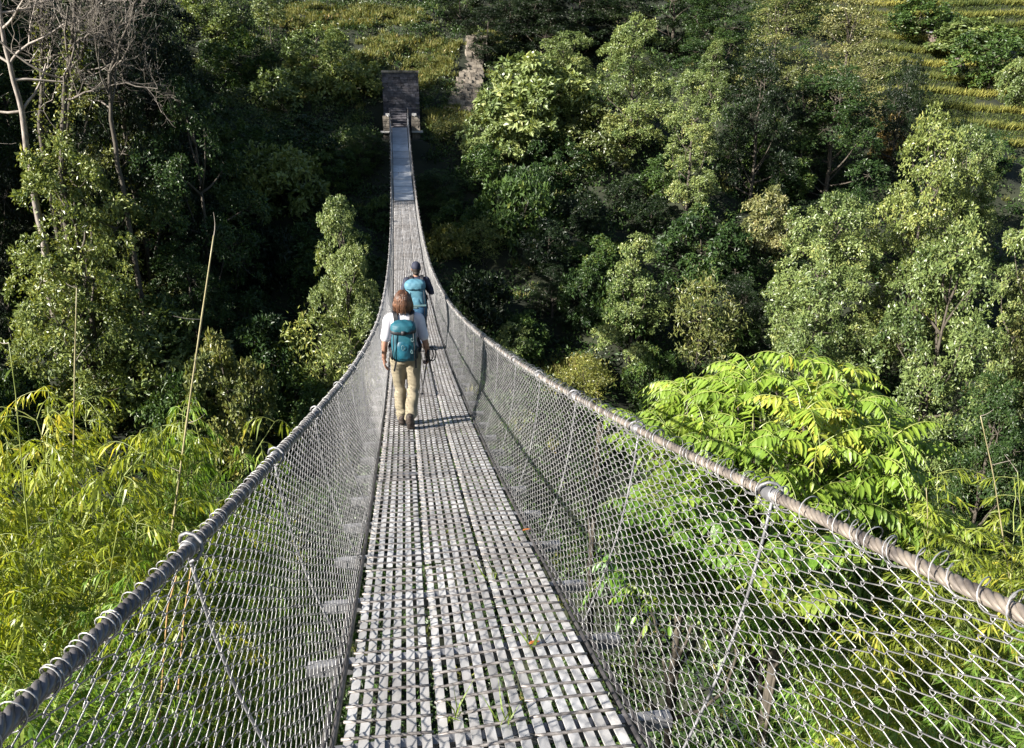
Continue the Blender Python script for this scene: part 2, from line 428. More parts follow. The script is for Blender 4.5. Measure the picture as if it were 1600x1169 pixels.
TREE = {
 'broad':  make_tree_data('broad', 1, 10.0, 3.5, .5, mound_, 19, 27, 72, .165, .50),
 'broad2': make_tree_data('broad2', 2, 10.2, 3.2, .5, hump, 19, 27, 72, .16, .48),
 'tall':   make_tree_data('tall', 3, 12.0, 2.8, .5, column, 19, 26, 70, .16, .46),
 'cone':   make_tree_data('cone', 4, 7.6, 2.4, .3, cone, 14, 26, 70, .145, .38),
 'dense':  make_tree_data('dense', 5, 9.6, 3.4, .4, hump, 18, 27, 72, .16, .50, lw=.42),
 'sparse': make_tree_data('sparse', 6, 9.6, 3.2, .8, mound_, 18, 22, 42, .14, .62, lw=.45, stray=.25),
 'shrub':  make_tree_data('shrub', 7, 2.6, 1.7, .25, round_, 9, 16, 54, .15, .30, thr=.05),
 'shrub2': make_tree_data('shrub2', 8, 2.8, 1.6, .25, dome, 9, 15, 52, .16, .32, thr=.05, stray=.1),
 'bigleaf': make_tree_data('bigleaf', 9, 3.6, 2.1, .3, round_, 13, 20, 46, .235, .36, lw=.55, thr=.07),
 'mound':  make_tree_data('mound', 10, 1.3, 1.4, .1, round_, 8, 14, 44, .15, .27, thr=.03, stray=.15),
 'wispy':  make_tree_data('wispy', 12, 2.8, 1.5, .2, column, 10, 12, 30, .16, .38, lw=.3, thr=.035, stray=.4),
 'sapling': make_tree_data('sapling', 13, 2.2, .8, 1.6, round_, 7, 8, 26, .17, .26, thr=.035),
}
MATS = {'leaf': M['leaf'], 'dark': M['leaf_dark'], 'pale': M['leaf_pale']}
TINT = {  # lit brightens leaves as sunlight would, dark and darker put shade into them
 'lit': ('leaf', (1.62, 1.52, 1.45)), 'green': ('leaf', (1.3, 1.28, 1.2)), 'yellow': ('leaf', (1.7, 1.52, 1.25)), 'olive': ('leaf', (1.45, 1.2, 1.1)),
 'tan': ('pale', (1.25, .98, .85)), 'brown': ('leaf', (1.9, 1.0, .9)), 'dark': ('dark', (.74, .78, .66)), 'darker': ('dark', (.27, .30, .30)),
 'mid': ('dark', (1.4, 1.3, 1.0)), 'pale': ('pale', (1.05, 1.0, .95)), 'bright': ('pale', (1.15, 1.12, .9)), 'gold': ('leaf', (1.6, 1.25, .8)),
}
def plant(kind, base, scale, rz, tint, name, label, cat, group=None):
    d = TREE[kind]
    r = empty(name, tuple(base), rz); r.scale = scale
    tag(r, label, cat, group)
    t = link('trunk' if cat == 'tree' else 'stem', d['trunk'], M['bark'], r)
    mk, col = TINT[tint]
    me = d['crown']
    if len(me.materials) == 0: me.materials.append(None)
    c = link('crown' if cat == 'tree' else 'foliage', me, None, r)
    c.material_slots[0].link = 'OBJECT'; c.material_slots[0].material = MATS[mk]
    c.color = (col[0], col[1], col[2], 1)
    return r
RNG = random.Random(5)
PLACED = []
def grow(kind, px, pb, pt, w, tint, label, group=None, y_from=6.0, Y=None):
    """a tree or shrub whose foot is seen at pixel (px, pb), its top at row pt, w pixels wide"""
    b = hit(px, pb, y_from)
    if Y is not None:
        b = at(px, pb, Y); b[2] = float(terrain(b[0], b[1]))
    lo, hi = 0.1, 40.0
    for _ in range(40):
        h = (lo+hi)/2
        if proj(b+np.array([0, 0, h]))[1] > pt: lo = h
        else: hi = h
    d = proj(b+np.array([0, 0, h*.6]))[2]
    T = TREE[kind]
    sz = h/T['H']; sx = (w*d/FPX)/(2*T['R']*.97)
    sx = min(max(sx, sz*.55), sz*1.9)
    shrub = T['H'] < 4.5
    name = 'shrub' if shrub else 'broadleaf_tree'
    PLACED.append((b[0], b[1], sx*T['R']))
    return plant(kind, b-np.array([0, 0, .1]), (sx, sx, sz), RNG.uniform(0, 6.28), tint, name, label, 'shrub' if shrub else 'tree', group)

# (kind, px, foot row, top row, width, tint, label)
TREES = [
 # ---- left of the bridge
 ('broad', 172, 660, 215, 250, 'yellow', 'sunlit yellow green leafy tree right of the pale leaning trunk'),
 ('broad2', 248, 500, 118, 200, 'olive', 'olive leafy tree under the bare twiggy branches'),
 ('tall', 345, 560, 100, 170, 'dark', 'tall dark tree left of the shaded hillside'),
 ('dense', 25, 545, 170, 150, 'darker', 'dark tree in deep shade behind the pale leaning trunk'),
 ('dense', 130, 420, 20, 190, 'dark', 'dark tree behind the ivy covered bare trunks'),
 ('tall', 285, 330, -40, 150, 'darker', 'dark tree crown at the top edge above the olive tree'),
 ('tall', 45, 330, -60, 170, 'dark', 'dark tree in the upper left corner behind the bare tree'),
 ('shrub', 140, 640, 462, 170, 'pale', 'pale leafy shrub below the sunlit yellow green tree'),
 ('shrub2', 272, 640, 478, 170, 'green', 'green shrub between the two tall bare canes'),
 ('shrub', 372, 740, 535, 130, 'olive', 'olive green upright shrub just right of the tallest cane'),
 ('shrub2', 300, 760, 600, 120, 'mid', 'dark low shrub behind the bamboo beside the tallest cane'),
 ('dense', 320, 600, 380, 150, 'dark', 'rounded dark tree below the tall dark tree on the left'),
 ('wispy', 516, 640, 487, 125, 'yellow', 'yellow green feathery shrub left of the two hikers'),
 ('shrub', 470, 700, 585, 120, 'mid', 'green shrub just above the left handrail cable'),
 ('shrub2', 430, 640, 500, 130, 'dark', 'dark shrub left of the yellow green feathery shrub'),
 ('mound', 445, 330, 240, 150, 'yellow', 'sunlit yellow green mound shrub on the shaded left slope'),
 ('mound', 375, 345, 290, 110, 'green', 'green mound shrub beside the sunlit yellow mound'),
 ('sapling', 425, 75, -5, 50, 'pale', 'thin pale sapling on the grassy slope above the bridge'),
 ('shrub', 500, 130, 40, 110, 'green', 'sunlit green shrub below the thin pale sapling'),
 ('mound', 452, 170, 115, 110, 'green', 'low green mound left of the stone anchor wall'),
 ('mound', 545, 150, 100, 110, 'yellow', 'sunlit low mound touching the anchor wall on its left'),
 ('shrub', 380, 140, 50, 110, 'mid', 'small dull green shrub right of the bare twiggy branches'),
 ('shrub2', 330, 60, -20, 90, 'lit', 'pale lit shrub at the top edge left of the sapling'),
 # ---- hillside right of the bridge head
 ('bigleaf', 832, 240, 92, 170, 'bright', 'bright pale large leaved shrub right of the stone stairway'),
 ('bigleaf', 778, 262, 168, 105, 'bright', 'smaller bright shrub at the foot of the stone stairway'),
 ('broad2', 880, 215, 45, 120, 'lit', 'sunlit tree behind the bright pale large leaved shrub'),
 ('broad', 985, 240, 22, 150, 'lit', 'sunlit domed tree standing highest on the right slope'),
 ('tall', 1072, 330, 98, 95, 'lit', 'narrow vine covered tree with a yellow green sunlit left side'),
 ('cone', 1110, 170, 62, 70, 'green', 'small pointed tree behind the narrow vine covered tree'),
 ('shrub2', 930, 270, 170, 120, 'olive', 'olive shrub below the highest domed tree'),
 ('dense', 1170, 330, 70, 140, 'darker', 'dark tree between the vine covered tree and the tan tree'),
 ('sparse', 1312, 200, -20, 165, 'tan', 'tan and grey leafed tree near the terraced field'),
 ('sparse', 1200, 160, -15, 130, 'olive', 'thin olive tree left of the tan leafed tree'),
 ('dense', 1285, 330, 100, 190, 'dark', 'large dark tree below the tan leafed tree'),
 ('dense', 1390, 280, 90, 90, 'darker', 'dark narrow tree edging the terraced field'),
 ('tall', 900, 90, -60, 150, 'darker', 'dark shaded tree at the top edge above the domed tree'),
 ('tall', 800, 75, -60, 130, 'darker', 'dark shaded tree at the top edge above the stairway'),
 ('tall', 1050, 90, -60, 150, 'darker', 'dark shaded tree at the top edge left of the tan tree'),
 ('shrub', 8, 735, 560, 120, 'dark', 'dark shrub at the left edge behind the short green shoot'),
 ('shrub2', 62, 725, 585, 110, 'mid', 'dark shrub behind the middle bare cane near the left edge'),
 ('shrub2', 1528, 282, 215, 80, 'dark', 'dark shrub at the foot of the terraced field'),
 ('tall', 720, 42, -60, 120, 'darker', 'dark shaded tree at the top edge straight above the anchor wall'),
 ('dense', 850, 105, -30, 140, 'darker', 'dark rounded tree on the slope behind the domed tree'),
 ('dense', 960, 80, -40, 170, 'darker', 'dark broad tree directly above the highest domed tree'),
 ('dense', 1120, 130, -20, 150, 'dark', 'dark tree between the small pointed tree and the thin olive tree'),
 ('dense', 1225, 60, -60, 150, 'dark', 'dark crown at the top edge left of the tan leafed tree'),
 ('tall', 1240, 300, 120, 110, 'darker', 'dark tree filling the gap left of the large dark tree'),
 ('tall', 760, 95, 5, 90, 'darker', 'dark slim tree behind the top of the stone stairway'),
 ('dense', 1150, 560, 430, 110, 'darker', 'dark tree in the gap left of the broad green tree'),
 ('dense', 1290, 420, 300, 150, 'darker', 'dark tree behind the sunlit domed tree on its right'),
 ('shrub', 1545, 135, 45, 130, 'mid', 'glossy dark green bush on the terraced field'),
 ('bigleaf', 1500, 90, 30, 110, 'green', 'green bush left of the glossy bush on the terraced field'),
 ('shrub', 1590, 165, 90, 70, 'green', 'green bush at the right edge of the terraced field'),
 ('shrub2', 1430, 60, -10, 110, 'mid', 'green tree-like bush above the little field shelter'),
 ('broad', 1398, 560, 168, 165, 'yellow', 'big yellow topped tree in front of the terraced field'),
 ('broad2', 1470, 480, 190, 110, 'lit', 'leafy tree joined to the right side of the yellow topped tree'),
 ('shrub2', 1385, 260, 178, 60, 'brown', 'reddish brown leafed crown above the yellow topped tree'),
 ('dense', 1470, 420, 190, 130, 'darker', 'dark tree behind the yellow topped tree'),
 ('broad2', 1262, 600, 295, 165, 'lit', 'sunlit domed tree left of the yellow topped tree'),
 ('broad', 1245, 730, 400, 190, 'green', 'broad green tree above the bright fronded tree'),
 ('broad', 1420, 780, 345, 210, 'green', 'large green tree right of centre of the right hand wood'),
 ('tall', 1570, 620, 222, 110, 'lit', 'sunlit leafy tree at the right edge below the terraced field'),
 ('broad', 1580, 800, 335, 160, 'olive', 'olive broad tree at the right edge beside the large green tree'),
 ('shrub2', 1195, 400, 298, 80, 'tan', 'brownish twiggy shrub left of the sunlit domed tree'),
 ('cone', 985, 565, 366, 125, 'lit', 'pointed sunlit tree alone on the dark slope right of the bridge'),
 ('shrub', 1090, 450, 330, 140, 'dark', 'rounded dark bush above the twiggy sunlit shrub'),
 ('wispy', 1085, 590, 440, 110, 'olive', 'twiggy shrub with a sunlit top right of the pointed tree'),
 ('shrub', 912, 510, 412, 90, 'dark', 'dark bush left of the pointed sunlit tree'),
 ('wispy', 912, 640, 560, 90, 'gold', 'golden yellow shrub just above the right handrail cable'),
 ('shrub', 1012, 640, 548, 80, 'mid', 'small green bush between the golden shrub and the fronded tree'),
 ('wispy', 755, 420, 345, 80, 'yellow', 'yellow green shrub close to the bridge on its right'),
 ('mound', 700, 400, 355, 70, 'gold', 'golden dry mound touching the bridge on its right'),
 ('shrub', 1580, 830, 615, 130, 'pale', 'pale shrub at the right edge above the right hand bamboo'),
 ('dense', 1500, 900, 590, 160, 'dark', 'dark tree between the large green tree and the pale shrub'),
 ('shrub2', 800, 560, 505, 60, 'lit', 'small sunlit shrub right of the hikers above the cable'),
 ('wispy', 700, 222, 182, 60, 'olive', 'loose olive shrub right of the far bridge posts'),
 ('wispy', 668, 112, 84, 60, 'olive', 'low loose shrub between anchor wall and stone stairway'),
]
for e in TREES: grow(*e)
grow('broad2', 545, 500, 300, 118, 'bright', 'pale bright shrub drawn as a tree beside the bridge on its left', Y=36.0)  # stands for a shrub, set nearer and taller so the sun reaches it
grow('dense', 232, 420, -35, 190, 'darker', 'added dark tree behind the grey twiggy tree, shading the far deck', Y=40.0)  # this and the next two trees are added to shade the far deck
grow('dense', 245, 410, -30, 150, 'darker', 'added dark crown shading the far deck between two dark trees behind the twiggy branches', Y=42.4)
grow('dense', 262, 400, -35, 180, 'darker', 'added dark tall crown right behind the olive leafy tree, shading the far deck', Y=44.5)

# dark shrubs filling the shaded slope
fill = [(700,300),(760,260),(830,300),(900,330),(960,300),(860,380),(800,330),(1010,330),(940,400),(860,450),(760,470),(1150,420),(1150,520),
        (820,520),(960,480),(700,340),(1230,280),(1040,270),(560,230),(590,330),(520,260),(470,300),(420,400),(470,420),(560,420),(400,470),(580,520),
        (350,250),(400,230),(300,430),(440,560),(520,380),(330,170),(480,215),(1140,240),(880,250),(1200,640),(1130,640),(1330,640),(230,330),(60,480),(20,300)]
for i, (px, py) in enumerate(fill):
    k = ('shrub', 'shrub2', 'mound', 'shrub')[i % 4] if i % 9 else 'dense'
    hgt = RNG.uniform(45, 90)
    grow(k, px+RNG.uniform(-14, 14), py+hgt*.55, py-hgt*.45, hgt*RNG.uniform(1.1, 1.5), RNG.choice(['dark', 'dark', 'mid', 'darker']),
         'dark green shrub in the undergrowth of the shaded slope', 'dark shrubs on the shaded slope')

# ------------------------------------------------------------------ undergrowth and grass (stuff)
def scatter_under(name, seed, n, cond, per, size, rad_, mat, tall=.5, blades=False):
    rng = np.random.default_rng(seed)
    pts = []
    while sum(map(len, pts)) < n:
        X = rng.uniform(-48, 95, 20000); Y = rng.uniform(3, 125, 20000)
        keep = rng.random(20000) < np.clip(30/np.maximum(np.hypot(X, Y), 8), .05, 1)**.9
        z = terrain(X, Y)
        q = np.stack([X, Y, z], -1)-CAM; d = q@FW
        px = 800+FPX*(q@RT)/d; py = 584.5-FPX*(q@UP)/d
        keep &= (d > 2) & (px > -250) & (px < 1850) & (py > -150) & (py < 1500) & cond(X, Y, px, py, rng)
        keep &= ~(bl(px, py, 733, 118, 20, 66) & (py > 55))
        keep &= ~((np.abs(X) < 3.0) & (Y < 15))
        keep &= ~((np.abs(X) < 2.0) & (Y > 53) & (Y < 63)) & ~(terr_mask(X, Y) > .3)
        pts.append(np.stack([X, Y, z], -1)[keep])
    C = np.concatenate(pts)[:n]
    m = n*per
    R_ = rad_*rng.uniform(.5, 1.5, n)
    lv = rng.normal(.42, .18, n)
    Cc = np.repeat(C, per, 0); RR = np.repeat(R_, per)
    d2 = nrm(rng.normal(0, 1, (m, 3))*np.array([1, 1, .8])+np.array([-.1, -.15, .55]))
    P = Cc+d2*(RR*rng.uniform(.35, 1.0, m)**.7)[:, None]*np.array([1, 1, tall*1.6])
    if blades:
        D = nrm(d2*.6+np.array([0, 0, .9])+rng.normal(0, .3, (m, 3))); P = Cc+d2*(RR*rng.uniform(0, .7, m))[:, None]*np.array([1, 1, .15])
    else:
        D = nrm(d2*.6+rng.normal(0, .6, (m, 3)))
    NN = nrm(d2*.4+np.array([0, 0, .6])+rng.normal(0, .45, (m, 3)))
    L = size*rng.uniform(.6, 1.5, m)
    g = Geo(); g.leaves(P, D, NN, L, L*(.14 if blades else .48), np.clip(np.repeat(lv, per)+rng.normal(0, .17, m), 0, 1))
    return link(name, g.mesh(name), mat)
def bl(px, py, cx, cy, rx, ry): return ((px-cx)/rx)**2+((py-cy)/ry)**2 < 1
GR = [(560, 28, 120, 16), (480, 30, 60, 22), (690, 95, 55, 30), (655, 120, 30, 22), (745, 175, 30, 20), (700, 190, 40, 22), (700, 385, 40, 22), (450, 265, 50, 18), (760, 360, 50, 16), (900, 590, 50, 30), (500, 150, 60, 10), (800, 62, 60, 10), (620, 70, 60, 12), (590, 92, 40, 12), (500, 105, 60, 12)]
def in_gr(px, py):
    r = np.zeros(px.shape, bool)
    for q in GR: r |= bl(px, py, *q)
    return r
def c_under(X, Y, px, py, rng): return (~in_gr(px, py) | (rng.random(X.shape) < .3)) & (Y > 8)
def c_grass(X, Y, px, py, rng): return in_gr(px, py) | (rng.random(X.shape) < .012)
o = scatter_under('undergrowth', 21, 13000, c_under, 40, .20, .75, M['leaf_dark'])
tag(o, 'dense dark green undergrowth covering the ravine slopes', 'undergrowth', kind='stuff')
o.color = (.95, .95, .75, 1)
o = scatter_under('dry_grass', 22, 3200, c_grass, 36, .38, .5, M['grass'], blades=True)
tag(o, 'yellow and tan dry grass on the open parts of the slope', 'grass', kind='stuff')

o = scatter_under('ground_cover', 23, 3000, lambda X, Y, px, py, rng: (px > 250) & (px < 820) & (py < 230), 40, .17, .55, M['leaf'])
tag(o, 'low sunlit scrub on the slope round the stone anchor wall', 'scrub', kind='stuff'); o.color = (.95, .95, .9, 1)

# wood on the spur to the left of the view (shades the far bridge end)
gw = Geo()
rngw = np.random.default_rng(31)
src = TREE['dense']['crown']
sv = np.empty(len(src.vertices)*3, np.float32); src.vertices.foreach_get('co', sv); sv = sv.reshape(-1, 3)
sq = np.empty(len(src.loops), np.int32); src.loops.foreach_get('vertex_index', sq); sq = sq.reshape(-1, 4)
WOOD = [(-24, 38.5, 1.0, 9), (-26, 42.5, 1.35, 15.5), (-23.5, 46.5, 1.2, 17), (-27, 51, 1.4, 18.5), (-24, 53.5, 1.3, 18), (-25, 59, 1.2, 14), (-33, 40, 1.6, 15), (-34, 50, 1.6, 18), (-33, 60, 1.6, 18)]
WOOD = [(x, y, q, T-float(terrain(x, y))) for x, y, q, T in WOOD]
for (x, y, s, hh) in WOOD:
    a = rngw.uniform(0, 6.28); ca, sa = math.cos(a), math.sin(a)
    v = sv*np.array([s, s, hh/10.5]); v = np.stack([v[:, 0]*ca-v[:, 1]*sa, v[:, 0]*sa+v[:, 1]*ca, v[:, 2]], -1)
    gw.add(v+np.array([x, y, float(terrain(x, y))]), sq, None, rngw.uniform(.2, .7, len(sq)))
o = link('woodland', gw.mesh('woodland'), M['leaf_dark']); tag(o, 'dark wood on the spur left of the ravine', 'wood', kind='stuff')

# ------------------------------------------------------------------ bare trees upper left
def grow_branches(g, rng, p, d, L, r, depth, up=.15, k=4):
    n = 5
    pts = [np.array(p, float)]
    dd = np.array(d, float)
    for i in range(n):
        dd = nrm(dd+rng.normal(0, .17, 3)+np.array([0, 0, up*.3]))
        pts.append(pts[-1]+dd*L/n)
    pts = np.array(pts)
    g.tube(pts, np.linspace(r, r*.55, n+1), 5 if r > .03 else 3, cap=False)
    if depth == 0: return
    for j in range(k):
        i = rng.integers(2, n+1)
        d2 = nrm(dd+rng.normal(0, .75, 3))
        grow_branches(g, rng, pts[i], d2, L*rng.uniform(.5, .75), max(r*.45, .008), depth-1, up, k)
def ivy_on(g, rng, pts, n, rad_, leaf=.13):
    pts = np.asarray(pts)
    t = rng.uniform(0, len(pts)-1.001, n); i = t.astype(int); f = (t-i)[:, None]
    P = pts[i]*(1-f)+pts[i+1]*f
    d = nrm(rng.normal(0, 1, (n, 3))*np.array([1, 1, .3]))
    P = P+d*(rad_*rng.uniform(.5, 1.2, n))[:, None]
    L = leaf*rng.uniform(.6, 1.3, n)
    g.leaves(P, nrm(d+rng.normal(0, .6, (n, 3))+np.array([0, 0, -.4])), nrm(d+rng.normal(0, .4, (n, 3))), L, L*.6, np.clip(rng.normal(.6, .2, n), 0, 1))
def bare_tree(px_pts, Y, r0, label, seed, depth, nb, blen, ivy=0, pale=True, start=.45):
    rng = np.random.default_rng(seed)
    if Y is None: Y = hit(px_pts[0][0], px_pts[0][1]+8)[1]-.6
    P = np.array([at(px, py, Y) for px, py in px_pts])
    foot = P[0].copy(); foot[2] = float(terrain(foot[0], foot[1]))-.5
    # roots: bring the stem down to the ground
    P = np.concatenate([[foot], P]) if foot[2] < P[0][2]-.3 else P
    base = P[0].copy()
    o = empty('bare_tree', tuple(base)); tag(o, label, 'tree')
    Q = P-base
    tt = np.linspace(0, 1, 24); sl = np.linspace(0, 1, len(Q))
    Qs = np.stack([np.interp(tt, sl, Q[:, i]) for i in range(3)], -1)
    Qs[1:-1] = (Qs[:-2]+Qs[1:-1]*2+Qs[2:])/4
    Qs += rng.normal(0, .03, Qs.shape)
    g = Geo(); g.tube(Qs, np.linspace(r0, r0*.35, 24), 8)
    link('trunk', g.mesh('bare_trunk', True), M['bark_pale' if pale else 'bark'], o)
    g = Geo()
    for b in range(nb):
        i = int(rng.uniform(start, 1.0)*23)
        d = nrm(np.array([rng.normal(.15, .8), rng.normal(-.1, .6), rng.uniform(-.1, .9)]))
        grow_branches(g, rng, Qs[i], d, blen*rng.uniform(.6, 1.2), r0*.32, depth)
    link('branches', g.mesh('bare_branches', True), M['twig' if pale else 'twig_dark'], o)
    if ivy:
        g = Geo(); ivy_on(g, rng, Qs[4:21], ivy, r0*1.9)
        c = link('ivy', g.mesh('ivy'), M['leaf'], o); c.color = (1.5, 1.3, .9, 1)
    return o
bare_tree([(78, 480), (72, 400), (58, 330), (46, 250), (38, 190), (20, 120), (4, 40), (-8, -30)], 37, .20, 'pale bare tree with a long leaning trunk at the left edge', 3, 2, 9, 2.6, start=.5)
bare_tree([(98, 330), (97, 240), (99, 180), (104, 120), (112, 60), (120, -20)], 37.0, .18, 'ivy covered bare tree with a twiggy grey crown', 4, 3, 9, 3.2, ivy=900, pale=False, start=.55)
bare_tree([(92, 330), (104, 200), (116, 130), (128, 90), (142, 40), (150, -30)], 37.5, .13, 'slender forked bare tree right of the ivy covered trunk', 5, 3, 7, 3.0, ivy=300, pale=False, start=.5)
bare_tree([(64, 230), (66, 120), (66, 50), (64, -30)], 38.5, .15, 'short mossy stem between the two leaning bare trees', 6, 2, 5, 2.0, ivy=700, pale=False, start=.6)
bare_tree([(190, 280), (176, 200), (170, 120), (200, 40), (220, -20)], 36.5, .12, 'grey twiggy tree spreading over the olive leafy tree', 7, 3, 9, 3.2, pale=False, start=.45)
bare_tree([(326, 425), (324, 395), (331, 372)], None, .06, 'small dead snag with white tips in the dark shade', 8, 1, 4, .5, start=.7)
bare_tree([(822, 60), (820, 20), (824, -20)], 82, .16, 'thin grey trunk standing against the dark wood at the top', 9, 1, 3, 1.5, start=.8)

# ------------------------------------------------------------------ suspension bridge
bridge = empty('suspension_bridge', (0, 57.0, zd(57.0)))
tag(bridge, 'long sagging steel footbridge with chain link sides crossing the ravine', 'footbridge')
def part(name, me, mat, parent):
    o = link(name, me, mat, parent)
    w = Vector((0, 0, 0)); p = parent
    while p is not None: w += p.location; p = p.parent
    o.location = -w
    return o
rng = np.random.default_rng(41)
PW = .3525
# walkway: three rows of panels, each of six flat bars under cross rods
PL = 2.1
ny = int(math.ceil((Y1-Y0)/PL))
for i in range(ny):
    a, b = Y0+i*PL, min(Y1, Y0+(i+1)*PL)
    for j in range(3):
        g = Geo(); gr = Geo()
        xc = (j-1)*(PW+.004)
        yy = np.linspace(a+.006, b-.006, 6)
        dz = rng.normal(0, .003); tilt = rng.normal(0, .003)
        for k in range(6):
            x = xc+(k-2.5)*.0585+rng.normal(0, .0012)
            xx = x+rng.normal(0, .0015, 6)
            zz = zd(yy)+dz+tilt*(k-2.5)+rng.normal(0, .0012, 6)
            g.sweep(np.stack([xx, yy, zz], -1), .0375, .010, var=np.clip(rng.normal(.5, .16), 0, 1))
        off = rng.uniform(0, .03)
        for y in np.arange(a+.03+off, b-.02, .118):
            y = y+rng.normal(0, .004); sk = rng.normal(0, .004); z = zd(y)+dz+.003
            rxs = np.linspace(-PW/2+.004, PW/2-.004, 8)
            pr = np.stack([xc+rxs, y+sk*rxs/.17+rng.normal(0, .001, 8), z+rng.normal(0, .0008, 8)+tilt*rxs/.06], -1)
            gr.tube(pr, .0068, 6)
        o = part('walkway_panel', g.mesh('walkway_panel'), M['deck'], bridge)
        q = part('cross_rods', gr.mesh('cross_rods', True), M['rod'], o)
# cross beams sticking out under the deck, with hangers up to the hand cables
by = np.arange(Y0+.25, Y1, .70)
for y in by:
    g = Geo(); z = zd(y)-.045
    g.box((0, y, z), (.70, .022, .030)); g.box((-.70, y, z+.004), (.035, .026, .022)); g.box((.70, y, z+.004), (.035, .026, .022))
    part('cross_beam', g.mesh('cross_beam'), M['beam'], bridge)
# main cables under the deck
for sx in (-1, 1):
    for dx in (.560, .592):
        yy = np.linspace(Y0-1.5, Y1+1.0, 90)
        g = Geo(); g.tube(np.stack([0*yy+sx*dx, yy, zd(yy)-.020], -1), .013, 8)
        part('support_cable', g.mesh('support_cable', True), M['cable_dark'], bridge)
# hand cables: six twisted strands
for sx in (-1, 1):
    g = Geo()
    rs, rc = (.0078, .0102)
    for k in range(5):
        for (a, b, stp, sides) in ((Y0, 14.0, .012, 7), (14.0, Y1+.9, .03, 4)):
            yy = np.arange(a, b+stp, stp)
            C = hand(sx, yy)
            ph = yy*2*PI/.125*(1 if sx < 0 else -1)+k*PI*.4
            C = C+np.stack([np.cos(ph)*rc, 0*yy, np.sin(ph)*rc], -1)
            g.tube(C, rs, sides, cap=False)
    yy = np.arange(Y0, Y1+.9, .25); g.tube(hand(sx, yy), .0068, 6)
    part('handrail_cable', g.mesh('handrail_cable', True), M['cable_dark' if sx < 0 else 'cable'], bridge)  # left rope's darker steel paints its shaded side, right one its sunlit side

def side_pt(sx, Y, t):
    """point of the chain link side: t = 0 at the deck edge, 1 at the hand cable"""
    Y = np.asarray(Y, float)
    top = hand(sx, Y); bot = np.stack([0*Y+sx*.572, Y, zd(Y)-.012], -1)
    t_ = np.asarray(t)[..., None]
    P = bot*(1-t_)+top*t_
    P[..., 0] += sx*.045*np.sin(np.asarray(t)*PI)*np.clip(1.3-Y/40, .3, 1)
    return P
for sx in (-1, 1):
    g = Geo()
    p = .050
    for (a, b, per, rows, wr, kk) in ((Y0, 8.0, 2, 44, .0019, 4), (8.0, 20.0, 2, 44, .0019, 3), (20.0, Y1+.3, 1, 36, .0021, 3)):
        js = np.arange(int(round(a/p)), int(round(b/p)))
        m = len(js)
        k = np.arange(rows+1)
        sg = np.where((k[None]+js[:, None]) % 2 == 0, 1.0, -1.0)
        yc = js[:, None]*p + sg*(p/2+.004) + rng.normal(0, .0022, (m, rows+1)) + rng.normal(0, .002, (m, 1))
        # rows wander a little, more so close to the camera
        yc = yc + .012*np.sin(k[None]*.35+js[:, None]*.05)
        t = (k/rows)[None]*np.ones((m, 1)) + rng.normal(0, .0016, (m, rows+1))
        t = .0+.985*t
        if per == 2:
            Y2 = np.repeat(yc, 2, 1); t2 = np.repeat(t, 2, 1)
            t2[:, 0::2] -= .0048; t2[:, 1::2] += .0048
            s2 = np.repeat(sg, 2, 1)
            P = side_pt(sx, Y2, t2)
            P[..., 0] += s2*.0024*np.where(np.arange(2*rows+2) % 2 == 0, 1, -1)[None]
        else:
            P = side_pt(sx, yc, t)
        P[..., 0] += .006*np.sin(P[..., 1]*1.7)*np.sin(P[..., 2]*5)
        g.tubes(P, wr, kk, ref=(1.0, 0, 0))
    # wire loops that lash the mesh to the hand cable
    js = np.arange(int(Y0/p), int(30/p)); js = js[rng.random(len(js)) > .16]; js = np.sort(np.concatenate([js, js[rng.random(len(js)) < .14]+.22])); m = len(js)
    th = np.linspace(-.55*PI, 1.25*PI, 15)
    lr = (.0205 if sx < 0 else .029)+rng.normal(0, .0012 if sx < 0 else .007, m)
    lean = (.6+.5*rng.random(m)) if sx < 0 else (1.2+1.0*rng.random(m))
    yl = js*p+rng.normal(0, .011, m)
    C = hand(sx, yl)[:, None]
    P = C+np.stack([sx*-np.cos(th)[None]*lr[:, None], (th/(2*PI))[None]*p*lean[:, None], np.sin(th)[None]*lr[:, None]+(.0 if sx < 0 else .004)+0*lr[:, None]], -1)
    g.tubes(P, .0018, 4, ref=(0, 1.0, 0))
    part('side_mesh', g.mesh('side_mesh', True), M['wire'], bridge)
# plain sheets and sheet sides added so the shaded last stretch reads sky blue
yy0 = 41.2
while yy0 < 56.9:
    ln = min(1.55, 57.0-yy0); g = Geo(); yv = np.linspace(yy0, yy0+ln, 5)
    g.sweep(np.stack([0*yv+rng.normal(0, .006), yv, zd(yv)+.014+np.linspace(.018, .002, 5)], -1), 1.03, .004, var=np.clip(rng.normal(.5, .12), 0, 1))
    part('added_deck_sheet', g.mesh('added_deck_sheet'), M['sheet'], bridge); yy0 += ln-.03
for sx in (-1, 1):
    yv = np.linspace(46.0, 57.0, 24); tp = np.interp(yv, [46, 49, 54, 57], [.10, .62, .92, .97])
    a = side_pt(sx, yv, np.full(24, .02)); b = side_pt(sx, yv, tp); a[:, 0] -= sx*.02; b[:, 0] -= sx*.02
    v = np.concatenate([a, b, a+np.array([sx*.004, 0, 0]), b+np.array([sx*.004, 0, 0])]); i = np.arange(23)
    g = Geo(); g.add(v, np.concatenate([np.stack([i, i+1, i+25, i+24], -1), np.stack([i+48, i+72, i+73, i+49], -1), np.stack([i+24, i+25, i+73, i+72], -1)]))
    part('added_side_sheet', g.mesh('added_side_sheet'), M['sheet'], bridge)
